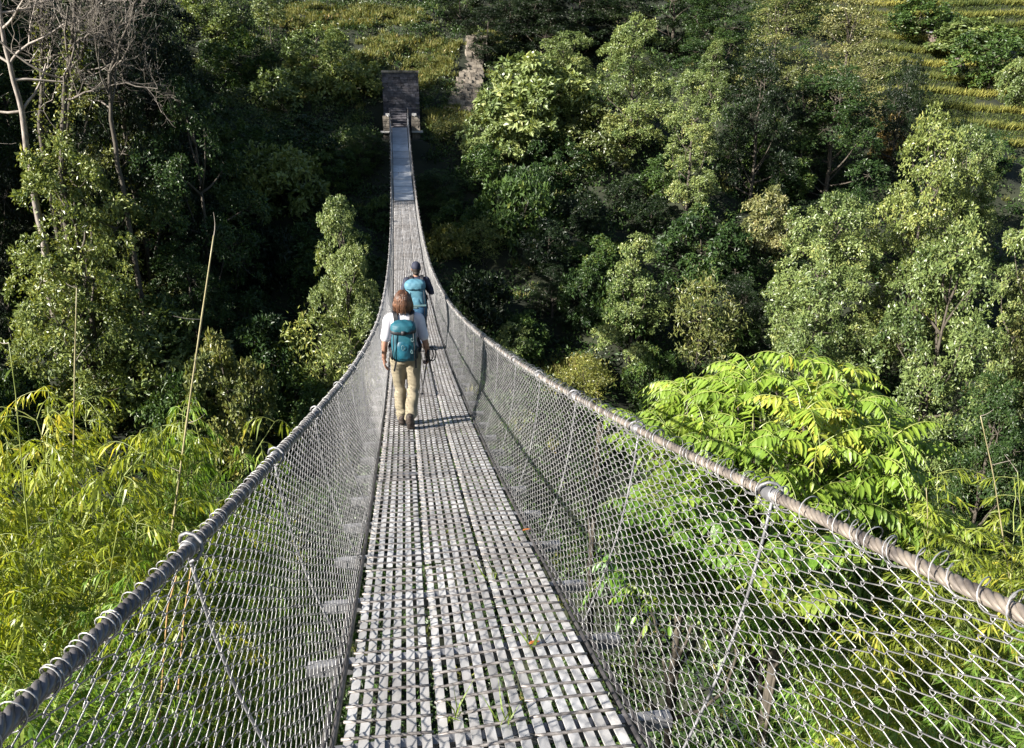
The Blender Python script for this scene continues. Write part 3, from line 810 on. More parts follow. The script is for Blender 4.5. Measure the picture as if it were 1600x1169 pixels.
# hanger rods with a sleeve round the cable
for sx in (-1, 1):
    for y in np.arange(Y0+.55, Y1, 1.18):
        g = Geo()
        y = y+rng.normal(0, .03)
        t = np.linspace(-.02, .99, 10)
        P = side_pt(sx, np.full(10, y)+np.linspace(0, .10, 10)*(1 if sx > 0 else -1)*.6, t)
        P[..., 0] += sx*.010
        g.tube(P, .0052, 6)
        yy = y+.06*(1 if sx > 0 else -1)+np.linspace(-.035, .035, 4)
        g.tube(hand(sx, yy), [.020, .023, .023, .020], 10)
        th = np.linspace(-.5*PI, 1.2*PI, 9)
        c = hand(sx, np.array([yy[1]]))[0]
        g.tube(np.stack([c[0]+np.cos(th)*.033, c[1]+.012*th, c[2]+np.sin(th)*.033], -1), .0052, 5)
        part('hanger_rod', g.mesh('hanger_rod', True), M['beam'], bridge)

# ------------------------------------------------------------------ stone anchorage at the far end
def masonry(g, x0, x1, y, z0, z1, rng, course=.19, depth=.18, wmin=.22, wmax=.5, face=-1):
    z = z0
    while z < z1-.05:
        h = min(course*rng.uniform(.75, 1.25), z1-z)
        x = x0
        while x < x1-.04:
            w = min(rng.uniform(wmin, wmax), x1-x)
            d = depth+rng.uniform(-.035, .035)
            g.box((x+w/2, y, z+h/2), (w/2-.008, d, h/2-.008), var=np.clip(rng.normal(.42, .28), 0, 1))
            x += w
        z += h
ZE = zd(57.0)
tr_ = np.random.default_rng(51)
anch = empty('stone_anchorage', (0, 59, -3.2)); tag(anch, 'dark stone anchor block with steps and two posts at the far bridge end', 'stone wall')
zt = at(627, 110, 61.6)[2]
xl, xr = at(598, 150, 61.6)[0], at(655, 150, 61.6)[0]
g = Geo(); masonry(g, xl, xr, 61.7, -3.4, zt-.16, tr_); g.box(((xl+xr)/2, 61.95, (zt-3.5)/2), ((xr-xl)/2-.03, .22, (zt+3.5)/2-.2), var=.05)
part('wall', g.mesh('anchor_wall'), M['stone_dark'], anch)
g = Geo()
x = xl-.03
while x < xr:
    w = min(tr_.uniform(.3, .6), xr+.03-x); g.box((x+w/2, 61.68, zt-.08), (w/2-.008, .27, .075), var=np.clip(tr_.normal(.8, .2), 0, 1)); x += w
part('coping', g.mesh('coping'), M['stone'], anch)
g = Geo()
for i in range(8):
    y = 57.1+i*.42; z = ZE-.02+(i)*.165
    x = -.56
    while x < .56:
        w = min(tr_.uniform(.25, .5), .56-x); g.box((x+w/2, y+.45, z+.02), (w/2-.006, .45, .075+.01*tr_.random()), var=np.clip(tr_.normal(.4, .2), 0, 1)); x += w
    g.box((0, y+.8, z-.4), (.54, .4, .36), var=.0)
    g.box((0, y-.005, z+.098), (.57, .03, .016), var=1.0)
part('steps', g.mesh('anchor_steps'), M['stone_dark'], anch)
for sx in (-1, 1):
    xa, xb = (at(598, 190, 57.6)[0], at(611, 190, 57.6)[0]) if sx < 0 else (at(643, 190, 57.6)[0], at(656, 190, 57.6)[0])
    zp = at(627, 181, 57.6)[2]
    g = Geo(); masonry(g, xa, xb, 57.75, -4.6, zp, tr_, course=.16, depth=.32, wmin=.16, wmax=.3); g.box(((xa+xb)/2, 57.9, (zp-4.6)/2), ((xb-xa)/2-.03, .3, (zp+4.6)/2-.05), var=.05)
    g.box(((xa+xb)/2, 59.7, ZE-.6), ((xb-xa)/2, 1.6, .75), var=.25)
    po = part('post', g.mesh('anchor_post'), M['stone'], anch)
    g = Geo(); cx = xb-.2 if sx < 0 else xa+.2
    g.box((cx, 57.62, zp+.09), (.15, .26, .075)); g.tube([(cx, 57.32, zp+.05), (cx-.2*sx*0, 57.2, zp+.02), (cx, 57.0, zp-.02)], .05, 8)
    part('saddle', g.mesh('cable_saddle'), M['concrete'], po)
    g = Geo(); g.box(((xa+xb)/2+sx*.08, 57.5, at(627, 206, 57.4)[2]), ((xb-xa)/2+.10, .42, .055))
    part('ledge', g.mesh('post_ledge'), M['concrete'], anch)

# stone stairway up the hill
st = hit(716, 172, 40); et = hit(748, 62, 40)
so = empty('stone_stairway', tuple(st)); tag(so, 'rough stone stairway climbing the grassy slope right of the anchor wall', 'stairway')
g = Geo(); ns = 34
for i in range(ns):
    f = i/(ns-1)
    x = st[0]+(et[0]-st[0])*f+.25*math.sin(f*4)+rng.normal(0, .05); y = st[1]+(et[1]-st[1])*f
    z = max(st[2]+(et[2]-st[2])*f, float(terrain(x, y))+.12)
    wd = .95+.25*math.sin(f*5+1)
    xx = x-wd
    while xx < x+wd:
        w = min(rng.uniform(.2, .55), x+wd-xx+.05)
        a = rng.normal(0, .06); R = [[math.cos(a), -math.sin(a), 0], [math.sin(a), math.cos(a), 0], [0, 0, 1]]
        g.box((xx+w/2, y+rng.normal(0, .05), z+rng.normal(0, .03)-.1), (w/2-.01, .30, .15), R, var=np.clip(rng.normal(.55, .28), 0, 1)); xx += w
o = part('steps', g.mesh('stair_steps'), M['stone'], so)

# field shelter and boulder on the terraces
b = hit(1467, 62, 40); b[2] = float(terrace_z(b[0], b[1]))
sh = empty('field_shelter', tuple(b)); tag(sh, 'small dark open shelter on posts at the edge of the terraced field', 'shelter')
for dx in (-.75, .75):
    for dy in (-.6, .6):
        g = Geo(); g.tube([(dx, dy, -.4), (dx, dy, 2.0)], .05, 6); link('post', g.mesh('shelter_post'), M['wood'], sh)
g = Geo(); g.box((0, .62, 1.25), (.75, .03, .6)); g.box((-.78, 0, 1.25), (.03, .58, .6)); g.box((0, 0, .75), (.72, .58, .04)); link('walls', g.mesh('shelter_walls'), M['wood'], sh)
g = Geo(); g.box((0, 0, 2.08), (1.0, .85, .035), [[1, 0, 0], [0, .98, -.17], [0, .17, .98]]); link('roof', g.mesh('shelter_roof'), M['tin'], sh)
def rock(px, py, r, label, seed):
    rg = np.random.default_rng(seed)
    b = hit(px, py, 40); bm = bmesh.new(); bmesh.ops.create_icosphere(bm, subdivisions=3, radius=r)
    for v in bm.verts:
        c = v.co.normalized(); s = 1+.18*math.sin(c.x*4+seed)+.15*math.sin(c.y*5.3+c.z*3)+.1*math.sin(c.z*9+c.x*7)
        v.co = Vector((c.x*1.3, c.y, c.z*.7))*r*s
    me = bpy.data.meshes.new('rock'); bm.to_mesh(me); bm.free()
    o = link('boulder', me, M['stone']); o.location = (b[0], b[1], float(terrace_z(b[0], b[1]))+r*.3); tag(o, label, 'rock')
rock(1492, 112, .75, 'grey boulder lying on the sunlit terraced field', 2)
rock(1475, 166, .45, 'small pale boulder in the shaded part of the terraced field', 5)

# ------------------------------------------------------------------ bamboo
def make_bamboo(name, seed, nculm, H, spread):
    rng = np.random.default_rng(seed)
    g = Geo(); c = Geo()
    P = []; D = []; NN = []; L = []; V = []
    for i in range(nculm):
        ang = i*2.4+rng.uniform(-.4, .4)
        b = np.array([math.cos(ang), math.sin(ang), 0])*spread*.25*rng.uniform(.2, 1)
        lean = np.array([math.cos(ang), math.sin(ang), 0])
        h = H*rng.uniform(.72, 1.0); out = spread*rng.uniform(.25, 1.0)
        s = np.linspace(0, 1, 22)
        pts = b+lean*(out*s[:, None]**2.3)+np.array([0, 0, 1])*(h*(s-.18*np.clip(s-.75, 0, 1)**1.2*3)[:, None])
        pts[:, :2] += np.cumsum(rng.normal(0, .012, (22, 2)), 0)
        c.tube(pts, np.linspace(.017, .003, 22), 6)
        cv = rng.normal(.5, .14)
        for k in range(6, 22):
            for q in range(rng.integers(2, 6)):
                a2 = rng.uniform(0, 6.28); bl_ = rng.uniform(.25, .75)*(1.15-.5*s[k])
                bd = nrm(np.array([math.cos(a2), math.sin(a2), rng.uniform(-.1, .8)]))
                bp = pts[k]+bd*bl_*np.linspace(0, 1, 6)[:, None]+np.array([0, 0, -.5])*bl_*(np.linspace(0, 1, 6)**2)[:, None]
                c.tube(bp, np.linspace(.0035, .0012, 6), 3, cap=False)
                tdir = nrm(bp[-1]-bp[-3])
                side = nrm(np.cross(tdir, [0, 0, 1.0]))
                for w in range(rng.integers(9, 16)):
                    f = rng.uniform(.35, 1.0); pp = bp[0]+(bp[-1]-bp[0])*f; ii = min(4, int(f*5)); pp = bp[ii]+(bp[ii+1]-bp[ii])*(f*5-ii)
                    d = tdir*rng.uniform(.3, 1)+side*rng.normal(0, .65)+np.array([0, 0, -rng.uniform(.05, .75)])
                    P.append(pp); D.append(d); NN.append(np.array([0, 0, 1])+rng.normal(0, .45, 3)); L.append(rng.uniform(.09, .19))
                    V.append(cv+.22*(s[k]-.6)+rng.normal(0, .14))
    P = np.array(P); L = np.array(L)
    g.leaves(P, np.array(D), np.array(NN), L, .009+L*.065, np.clip(V, 0, 1), fold=.2, droop=.22)
    return g.mesh(name+'_leaves'), c.mesh(name+'_culms', True), H, spread
BAM = [make_bamboo('bamboo_a', 61, 15, 6.0, 1.25), make_bamboo('bamboo_b', 62, 13, 6.0, 1.5), make_bamboo('bamboo_c', 63, 17, 6.0, 1.1)]
def bamboo(px, pt, Y, k, sx, tint, label):
    top = at(px, pt, Y); z0 = float(terrain(top[0], top[1]))
    lf, cu, H, sp = BAM[k]
    o = empty('bamboo_clump', (top[0], top[1], z0-.05), RNG.uniform(0, 6.28)); sz = (top[2]-z0)/(H*.93)
    o.scale = (sx, sx, sz); tag(o, label, 'bamboo', 'bamboo clumps beside the bridge')
    link('culms', cu, M['culm'], o)
    f = link('foliage', lf, M['bamboo_leaf'], o); f.color = (*tint, 1)
Yl, Gr, Dk = (1.32, 1.14, .80), (.75, .95, .8), (.42, .62, .5)
for a in [
 (30, 539, 6.6, 0, 1.0, Yl, 'yellow bamboo clump at the left edge under the short green shoot'),
 (140, 519, 7.2, 1, 1.0, Yl, 'yellow green bamboo clump around the middle bare cane'),
 (-60, 567, 5.4, 2, 1.0, Yl, 'bright bamboo clump cut by the left edge'),
 (215, 617, 6.6, 2, .8, Gr, 'green bamboo clump left of the tallest cane'),
 (300, 627, 9.0, 1, .8, Gr, 'loose bamboo clump beside the foot of the tallest cane'),
 (345, 712, 8.6, 0, .75, Gr, 'small bamboo clump close above the left handrail cable'),
 (70, 762, 4.6, 1, .8, Yl, 'feathery yellow bamboo clump in front on the left'),
 (190, 812, 5.2, 0, .8, Gr, 'green bamboo clump just outside the left handrail cable'),
 (-40, 872, 3.6, 2, .7, Gr, 'dark green bamboo clump low at the left edge'),
 (60, 972, 3.6, 0, .6, Gr, 'low bamboo clump under the left handrail cable'),
 (300, 902, 5.0, 2, .6, Gr, 'bamboo seen through the left chain link side in front'),
 (420, 812, 8.0, 1, .8, Dk, 'dark bamboo seen through the left chain link side farther on'),
 (1570, 750, 5.6, 0, 1.0, Yl, 'yellow bamboo clump at the right edge below the pale shrub'),
 (1460, 755, 6.4, 1, .9, Yl, 'yellow green bamboo clump right of the fronded tree'),
 (1375, 755, 6.8, 2, .7, Gr, 'green bamboo clump under the fronded tree'),
 (1660, 785, 4.4, 1, .9, Yl, 'bamboo clump cut by the right edge above the cable'),
 (1520, 885, 4.0, 2, .7, Yl, 'bright bamboo clump behind the nearest right chain link'),
 (1620, 975, 3.0, 0, .6, Gr, 'green bamboo clump in the lower right corner'),
 (1390, 915, 4.6, 0, .6, Gr, 'green bamboo behind the right chain link left of the corner'),
 (1250, 1052, 4.6, 1, .6, Dk, 'dark bamboo low behind the right chain link'),
 (1480, 1075, 3.4, 2, .6, Yl, 'yellow bamboo at the bottom edge on the right'),
]: bamboo(*a)

# tall bare canes
def cane(pts, Y, r, label, leafy=0, mat='cane', seed=0, twigs=True):
    rg = np.random.default_rng(seed+70)
    P = np.array([at(px, py, Y) for px, py in pts])
    dirn = nrm(P[0]-P[1])
    zg = float(terrain(P[0][0], P[0][1]))
    if P[0][2] > zg:
        k = (P[0][2]-zg+.2)/max(-dirn[2], .3); k = min(k, 9)
        P = np.concatenate([[P[0]+dirn*k], P])
    base = P[0].copy(); o = empty('bamboo_cane', tuple(base)); tag(o, label, 'cane', 'bare bamboo canes')
    P = P-base
    s = np.concatenate([[0], np.cumsum(np.linalg.norm(np.diff(P, axis=0), axis=1))]); tt = np.linspace(0, s[-1], 40)
    Q = np.stack([np.interp(tt, s, P[:, i]) for i in range(3)], -1)
    rr = np.linspace(r*1.25, r*.4, 40)*(1+.22*(np.arange(40) % 4 == 0))
    g = Geo(); g.tube(Q, rr, 7)
    link('stem', g.mesh('cane_stem', True), M[mat], o)
    if twigs:
        for i in range(5):
            g = Geo()
            q = Q[39-i*2-1 if i else 39]
            d = np.array([rg.normal(0, .6), rg.normal(0, .4), rg.uniform(.2, .8)])
            g.tube(branch_pts(q, q+nrm(d)*rg.uniform(.06, .22), rg, n=5), np.linspace(.003, .0012, 5), 3)
            link('twig', g.mesh('cane_twig'), M['twig'], o)
    if leafy:
        g = Geo(); n = leafy
        i = rg.integers(14, 40, n)
        g.leaves(Q[i], nrm(np.stack([rg.normal(.3, .7, n), rg.normal(0, .5, n), rg.normal(.25, .3, n)], -1)), rg.normal(0, .4, (n, 3))+np.array([0, 0, 1]), rg.uniform(.12, .26, n), .018, np.clip(rg.normal(.45, .1, n), 0, 1))
        link('leaves', g.mesh('cane_leaves'), M['bamboo_leaf'], o)
    return o
cane([(262, 880), (300, 600), (334, 368)], 5.6, .0125, 'tallest bare cane leaning right above the left bamboo', seed=1)
cane([(113, 830), (117, 560), (120, 450)], 6.2, .011, 'middle bare upright cane rising from the left bamboo', seed=2)
cane([(32, 700), (24, 610), (14, 536)], 5.4, .008, 'short green shoot with narrow leaves at the left edge', leafy=14, mat='culm', seed=3)
cane([(158, 980), (178, 860), (194, 770)], 4.6, .006, 'thin green cane in front of the left bamboo', mat='culm', seed=4, twigs=False)
cane([(246, 1169), (262, 950), (276, 900)], 3.9, .010, 'brown cane seen through the near left chain link', mat='cane_brown', seed=5, twigs=False)
cane([(272, 1169), (288, 960), (300, 880)], 3.9, .010, 'second brown cane right of the first through the left chain link', mat='cane_brown', seed=6, twigs=False)
cane([(1572, 870), (1552, 740), (1532, 650)], 5.2, .009, 'tall bare cane leaning left at the right edge', seed=7)
cane([(1600, 880), (1594, 790), (1590, 738)], 5.0, .007, 'short cane at the very right edge beside the tall one', mat='culm', seed=8)
cane([(1450, 850), (1449, 790), (1447, 762)], 6.0, .009, 'short pale stub of cane right of the fronded tree', seed=9, twigs=False)

# ------------------------------------------------------------------ sumac with long pinnate fronds
def add_frond(g, c, rng, b, d, up, Lf, pairs, var):
    d = nrm(np.asarray(d, float)); s = np.linspace(0, 1, 14)
    droop = rng.uniform(.55, 1.05)
    P = b+d*(Lf*s)[:, None]+np.array([0, 0, 1])*(Lf*(.28*s-droop*s**2.2))[:, None]
    c.tube(P, np.linspace(.006, .002, 14), 4, cap=False)
    T = nrm(np.gradient(P, axis=0)); S = nrm(np.cross(T, [0, 0, 1.0]))
    t = np.linspace(.16, .97, pairs); ix = t*13
    Pi = np.stack([np.interp(ix, np.arange(14), P[:, i]) for i in range(3)], -1)
    Ti = nrm(np.stack([np.interp(ix, np.arange(14), T[:, i]) for i in range(3)], -1)); Si = nrm(np.cross(Ti, [0, 0, 1.0]))
    LL = .185*np.sin(np.clip(t*1.05+.1, 0, 1)*PI*.82+.25)*(Lf/.62)**.6*rng.uniform(.9, 1.1)
    for sd in (-1, 1):
        D = Si*sd*.70+Ti*.30+np.array([0, 0, -.48])+rng.normal(0, .15, (pairs, 3))
        Nn = np.array([0, 0, 1.0])+Si*sd*.35+rng.normal(0, .12, (pairs, 3))
        L = LL*rng.uniform(.88, 1.1, pairs)
        g.leaves(Pi, D, Nn, L, L*.32, np.clip(var+rng.normal(0, .07, pairs)+.2*(rng.random(pairs) < .02), 0, 1), fold=.22, droop=.22, fine=True)
    g.leaves(P[-1:], T[-1:], np.array([[0, 0, 1.0]]), np.array([.12]), np.array([.04]), np.array([var]), fine=True)
def sumac(px, py, Y, wpx, hpx, nwh, label, seed, lf=.62, cat='tree', tint=(1, 1, 1)):
    rng = np.random.default_rng(seed)
    top = at(px, py-hpx/2, Y); ce = at(px, py, Y)
    d = proj(ce)[2]; R = wpx*d/FPX/2-.30; Hh = hpx*d/FPX
    z0 = float(terrain(ce[0], ce[1]))
    o = empty('sumac_tree', (ce[0], ce[1], z0)); tag(o, label, cat)
    g = Geo(); c = Geo(); tr = Geo()
    zc = ce[2]-z0-Hh*.35; rz = Hh*.62
    tr.tube([(0, 0, -.4), (.05, .03, zc*.4), (-.04, 0, zc*.75), (0, 0, zc)], [.06, .05, .04, .03], 8)
    for i in range(nwh):
        f = (i+.5)/nwh
        el = math.asin(min(1, .98-f*1.12)); a = i*2.399+rng.uniform(-.3, .3)
        dr = np.array([math.cos(el)*math.cos(a), math.cos(el)*math.sin(a), math.sin(el)])
        tip = np.array([0, 0, zc])+dr*np.array([R, R*.9, rz])*rng.uniform(.70, 1.12)
        tr.tube(branch_pts((0, 0, zc*rng.uniform(.6, .95)), tip, rng, sag=.15), np.linspace(.022, .009, 6), 5)
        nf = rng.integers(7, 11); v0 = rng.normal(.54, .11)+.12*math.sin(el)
        for k in range(nf):
            a2 = k*2*PI/nf+rng.uniform(-.3, .3)
            dd = np.array([math.cos(a2), math.sin(a2), rng.uniform(-.05, .65)])*.8+dr*.45
            add_frond(g, c, rng, tip, dd, 0, lf*rng.uniform(.7, 1.2), rng.integers(8, 12), v0+rng.normal(0, .08))
    link('trunk', tr.mesh('sumac_trunk', True), M['bark'], o)
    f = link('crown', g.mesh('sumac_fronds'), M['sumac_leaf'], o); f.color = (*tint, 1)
    link('leaf_stalks', c.mesh('sumac_stalks'), M['culm'], f)
    return o
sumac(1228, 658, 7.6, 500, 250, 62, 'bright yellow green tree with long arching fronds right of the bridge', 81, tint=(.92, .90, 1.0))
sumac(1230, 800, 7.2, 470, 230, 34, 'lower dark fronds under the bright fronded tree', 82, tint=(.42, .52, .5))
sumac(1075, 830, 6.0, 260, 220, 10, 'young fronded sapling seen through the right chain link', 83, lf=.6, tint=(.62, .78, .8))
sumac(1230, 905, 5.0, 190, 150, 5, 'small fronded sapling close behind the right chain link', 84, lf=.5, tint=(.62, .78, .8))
sumac(938, 640, 8.0, 110, 60, 1, 'single pale frond shoot above the right handrail cable', 85, lf=.42)

# ------------------------------------------------------------------ people
def remesh(geo, name, voxel, smooth=6, fac=.5):
    o = link('temporary', geo.mesh(name)); 
    md = o.modifiers.new('r', 'REMESH'); md.mode = 'VOXEL'; md.voxel_size = voxel; md.use_smooth_shade = True
    if smooth:
        sm = o.modifiers.new('s', 'SMOOTH'); sm.iterations = smooth; sm.factor = fac
    dg = bpy.context.evaluated_depsgraph_get(); dg.update()
    me = bpy.data.meshes.new_from_object(o.evaluated_get(dg)); me.name = name
    old = o.data; bpy.data.objects.remove(o); bpy.data.meshes.remove(old)
    return me
def seg(p, n=9):
    p = np.asarray(p, float); s = np.linspace(0, len(p)-1, n)
    q = np.stack([np.interp(s, np.arange(len(p)), p[:, i]) for i in range(3)], -1)
    q[1:-1] = (q[:-2]+2*q[1:-1]+q[2:])/4
    return q
def limb(g, joints, radii, k=14):
    q = seg(joints, 15); r = np.interp(np.linspace(0, len(radii)-1, 15), np.arange(len(radii)), radii)
    g.tube(q, r, k)
    for p, rr in ((q[0], r[0]), (q[-1], r[-1])): g.ellipsoid(p, (rr, rr, rr))
def hand_geo(g, wrist, d, palm, side, curl):
    """palm, four unequal bent fingers and a thumb from the side of the palm"""
    d = nrm(np.asarray(d, float)); pn = nrm(np.asarray(palm, float)-d*np.dot(palm, d)); s = np.cross(d, pn)*side
    R = np.stack([s, pn, d], -1)
    g.ellipsoid(wrist+d*.045, (.040, .016, .052), R)
    for i, (o, L) in enumerate(((-.029, .062), (-.010, .074), (.010, .080), (.029, .072))):
        b = wrist+d*.086+s*o*-1
        pts = [b]; a = .15
        for q in range(3):
            a += curl*(.45+.1*i*.3)
            pts.append(pts[-1]+(d*math.cos(a)+pn*math.sin(a))*L*(.42, .33, .25)[q])
        g.tube(np.array(pts), [.0092, .0088, .008, .0068], 8); g.ellipsoid(pts[-1], (.0068,)*3, None, 8, 6)
    b = wrist+d*.022+s*-.036
    pts = np.array([b, b+d*.026-s*.020+pn*.010, b+d*.052-s*.024+pn*.022, b+d*.070-s*.018+pn*.032])
    g.tube(pts, [.013, .0115, .0100, .008], 8); g.ellipsoid(pts[-1], (.008,)*3, None, 8, 6)
def person(name, loc, rz, S, J, mats, label, hair, sleeves):
    root = empty('person', loc, rz); root.scale = (S, S, S); tag(root, label, 'person', 'hikers on the bridge')
    g = Geo()
    g.ellipsoid((0, .015, 1.545), (.074, .094, .112)); g.ellipsoid((0, .045, 1.490), (.054, .062, .058))
    g.ellipsoid((0, .112, 1.525), (.013, .020, .016)); g.ellipsoid((0, .103, 1.487), (.024, .012, .010)); g.ellipsoid((0, .098, 1.565), (.055, .014, .012))
    for s in (-1, 1): g.ellipsoid((s*.076, .005, 1.535), (.010, .022, .032))
    limb(g, [(0, -.012, 1.35), (0, .0, 1.47)], [.056, .050])
    g.loft([(0, 0, z) for z in (.86, .95, 1.04, 1.14, 1.24, 1.31, 1.36, 1.40)], [.150, .150, .125, .135, .150, .155, .120, .05], [.100, .100, .090, .098, .105, .095, .075, .05], 20)
    for s, A in ((-1, J['armL']), (1, J['armR'])):
        limb(g, A, [.046, .042, .035, .026])
    hand_geo(g, np.array(J['armL'][-1]), J['handL'][0], J['handL'][1], 1, J['curlL']); hand_geo(g, np.array(J['armR'][-1]), J['handR'][0], J['handR'][1], -1, J['curlR'])
    for A in (J['legL'], J['legR']): limb(g, A, [.080, .055, .042])
    for F in (J['footL'], J['footR']): limb(g, F, [.034, .034, .026])
    link('body', remesh(g, name+'_body', .0068, 3), mats['skin'], root)
    g = Geo()
    for s in (-1, 1): g.ellipsoid((s*.030, .098, 1.548), (.013, .010, .008), None, 10, 8)
    link('eyes', g.mesh(name+'_eyes', True), M['black'], root)
    # top
    g = Geo()
    g.loft([(0, 0, z) for z in (.90, .97, 1.05, 1.15, 1.24, 1.31, 1.36, 1.39, 1.405)], [.160, .160, .142, .150, .162, .168, .146, .098, .062], [.122, .122, .112, .118, .122, .112, .092, .07, .06], 24)
    for A in (J['armL'], J['armR']):
        A = np.array(A)
        if sleeves == 'short':
            e = A[0]+(A[1]-A[0])*.78; limb(g, [A[0]-np.array([.035*np.sign(A[0][0]), 0, -.012]), A[0]+np.array([.012*np.sign(A[0][0]), 0, -.004]), A[0]+(A[1]-A[0])*.4, e], [.060, .064, .062, .062])
        else:
            limb(g, A, [.068, .060, .054, .044])
    link('shirt' if sleeves == 'short' else 'jacket', remesh(g, name+'_top', .010, 4), mats['top'], root)
    g = Geo()
    g.loft([(0, 0, z) for z in (.80, .86, .93, .985)], [.150, .168, .165, .150], [.115, .124, .120, .108], 22)
    for A in (J['legL'], J['legR']):
        A = np.array(A)
        limb(g, [A[0], A[0]*.5+A[1]*.5, A[1], A[1]*.45+A[2]*.55, A[2]+(A[1]-A[2])*.06], [.102, .088, .069, .073, .071])
    rg = np.random.default_rng(7)
    me = remesh(g, name+'_trousers', .010, 4)
    # folds: small sideways ripples in the cloth
    co = np.empty(len(me.vertices)*3, np.float32); me.vertices.foreach_get('co', co); co = co.reshape(-1, 3)
    no = np.empty(len(me.vertices)*3, np.float32); me.vertices.foreach_get('normal', no); no = no.reshape(-1, 3)
    w = np.sin(co[:, 2]*46+co[:, 0]*30+2*np.sin(co[:, 1]*20))*np.clip(1-np.abs(co[:, 2]-.42)/.16, .15, 1)+np.sin(co[:, 2]*75-co[:, 0]*22)*np.clip(1-np.abs(co[:, 2]-.16)/.12, 0, 1)+.6*np.sin(co[:, 2]*38-np.abs(co[:, 0])*60)*np.clip(1-np.abs(co[:, 2]-.78)/.1, 0, 1)
    co += no*(w*.0075+.004*np.sin(co[:, 2]*19+co[:, 0]*33+co[:, 1]*27))[:, None]; me.vertices.foreach_set('co', co.ravel()); me.update()
    link('trousers', me, mats['legs'], root)
    for F in (J['footL'], J['footR']):
        F = np.array(F); g = Geo(); dn = nrm(F[2]-F[0]); limb(g, F, [.050, .048, .040])
        g.ellipsoid(F[0]+np.array([0, 0, .04]), (.046, .05, .05))
        sh_ = link('shoe', remesh(g, name+'_shoe', .008, 3), M['shoe'], root)
        g = Geo(); perp = nrm(np.cross(dn, [1.0, 0, 0])); perp = perp if perp[2] < 0 else -perp
        c = F.mean(0)+perp*.040+dn*.01; Rr = np.stack([[1.0, 0, 0], dn, np.cross([1.0, 0, 0], dn)], -1)
        Lh = np.linalg.norm(F[2]-F[0])/2+.045
        g.ellipsoid(c, (.044, Lh, .018), Rr, 18, 8); link('sole', g.mesh(name+'_sole', True), M['sole'], sh_)
    hair(root)
    return root
def bob_hair(root):
    rg = np.random.default_rng(90); g = Geo()
    g.ellipsoid((0, -.004, 1.558), (.080, .093, .104), None, 20, 12)
    for i in range(330):
        a = rg.uniform(-.80*PI, .80*PI)-PI/2; el = rg.uniform(.15, 1.45)
        d = np.array([math.cos(a)*math.cos(el), math.sin(a)*math.cos(el), math.sin(el)])
        p0 = np.array([0, -.004, 1.558])+d*np.array([.082, .095, .106])
        a3 = a+rg.normal(0, .12); fl = .096+rg.uniform(-.014, .022)
        zt_ = rg.uniform(1.385, 1.475)
        if math.sin(a) > .35: continue
        p1 = np.array([math.cos(a3)*.098, -.004+math.sin(a3)*.105, 1.54]); p2 = np.array([math.cos(a3)*fl, -.01+math.sin(a3)*.108, 1.48]); p3 = np.array([math.cos(a3)*fl*.88, -.012+math.sin(a3)*.098, zt_])
        q = seg([p0, (p0+p1)/2+d*.01, p1, p2, p3], 11)
        ph = rg.uniform(0, 6.28); wv = rg.uniform(.006, .019)*np.sin(np.linspace(0, rg.uniform(5, 9), 11)+ph)*np.linspace(0, 1, 11)
        q[:, 0] += wv*-math.sin(a3); q[:, 1] += wv*math.cos(a3)
        g.tube(q, np.concatenate([np.linspace(.006, .0085, 7), [.0075, .006, .004, .0012]]), 5, var=float(np.clip(rg.normal(.5, .45), -.4, 1.5)))
    link('hair', g.mesh('bob_hair', True), M['hair'], root)
def cap_hair(root):
    g = Geo(); g.ellipsoid((0, .0, 1.535), (.080, .094, .10), None, 18, 10); g.ellipsoid((0, -.03, 1.47), (.062, .062, .05), None, 16, 8)
    link('hair', remesh(g, 'short_hair', .009, 3), M['hair_dark'], root)
    g = Geo(); g.loft([(0, .012, z) for z in (1.545, 1.56, 1.60, 1.64, 1.665, 1.672)], [.084, .087, .083, .066, .036, .01], [.104, .107, .102, .082, .045, .012], 24)
    g.ellipsoid((0, .125, 1.562), (.062, .065, .008), None, 18, 6)
    link('cap', g.mesh('cap', True), M['navy'], root)

def deck_pt(x, y): return (x, y, zd(y)+.012)
WX, WY = -.235, 8.58
JW = dict(
 armL=[(-.165, 0, 1.325), (-.228, -.025, 1.06), (-.250, .035, .84)], armR=[(.165, 0, 1.325), (.232, -.045, 1.06), (.262, .045, .86)],
 handL=((.02, .18, -1), (1, .1, 0)), handR=((.02, .35, -1), (-1, .1, 0)), curlL=.45, curlR=1.1,
 legL=[(-.085, 0, .88), (-.088, .075, .48), (-.078, .02, .09)], legR=[(.085, 0, .88), (.078, .02, .47), (.018, -.235, .185)],
 footL=[(-.078, -.01, .055), (-.082, .10, .045), (-.086, .19, .036)], footR=[(.012, -.275, .17), (.020, -.215, .085), (.024, -.165, .036)])
woman = person('woman', deck_pt(WX, WY), 0.0, 1.0, JW, dict(skin=M['skin'], top=M['shirt'], legs=M['khaki']),
               'hiker in white tee shirt and khaki trousers walking away with trekking poles', bob_hair, 'short')
def crumple(me, amp, seed):
    """soft uneven folds in cloth"""
    bm = bmesh.new(); bm.from_mesh(me); bmesh.ops.subdivide_edges(bm, edges=bm.edges[:], cuts=2, use_grid_fill=True); bm.to_mesh(me); bm.free()
    co = np.empty(len(me.vertices)*3, np.float32); me.vertices.foreach_get('co', co); co = co.reshape(-1, 3)
    no = np.empty(len(me.vertices)*3, np.float32); me.vertices.foreach_get('normal', no); no = no.reshape(-1, 3)
    x, y, z = co.T
    w = np.sin(x*31+z*17+seed)+.8*np.sin(z*44-x*23+2*np.sin(x*19+seed))+.6*np.sin(x*63+y*40+z*29)
    co += no*(w*amp*.5)[:, None]; me.vertices.foreach_set('co', co.ravel())
    me.polygons.foreach_set('use_smooth', np.ones(len(me.polygons), bool)); me.update()
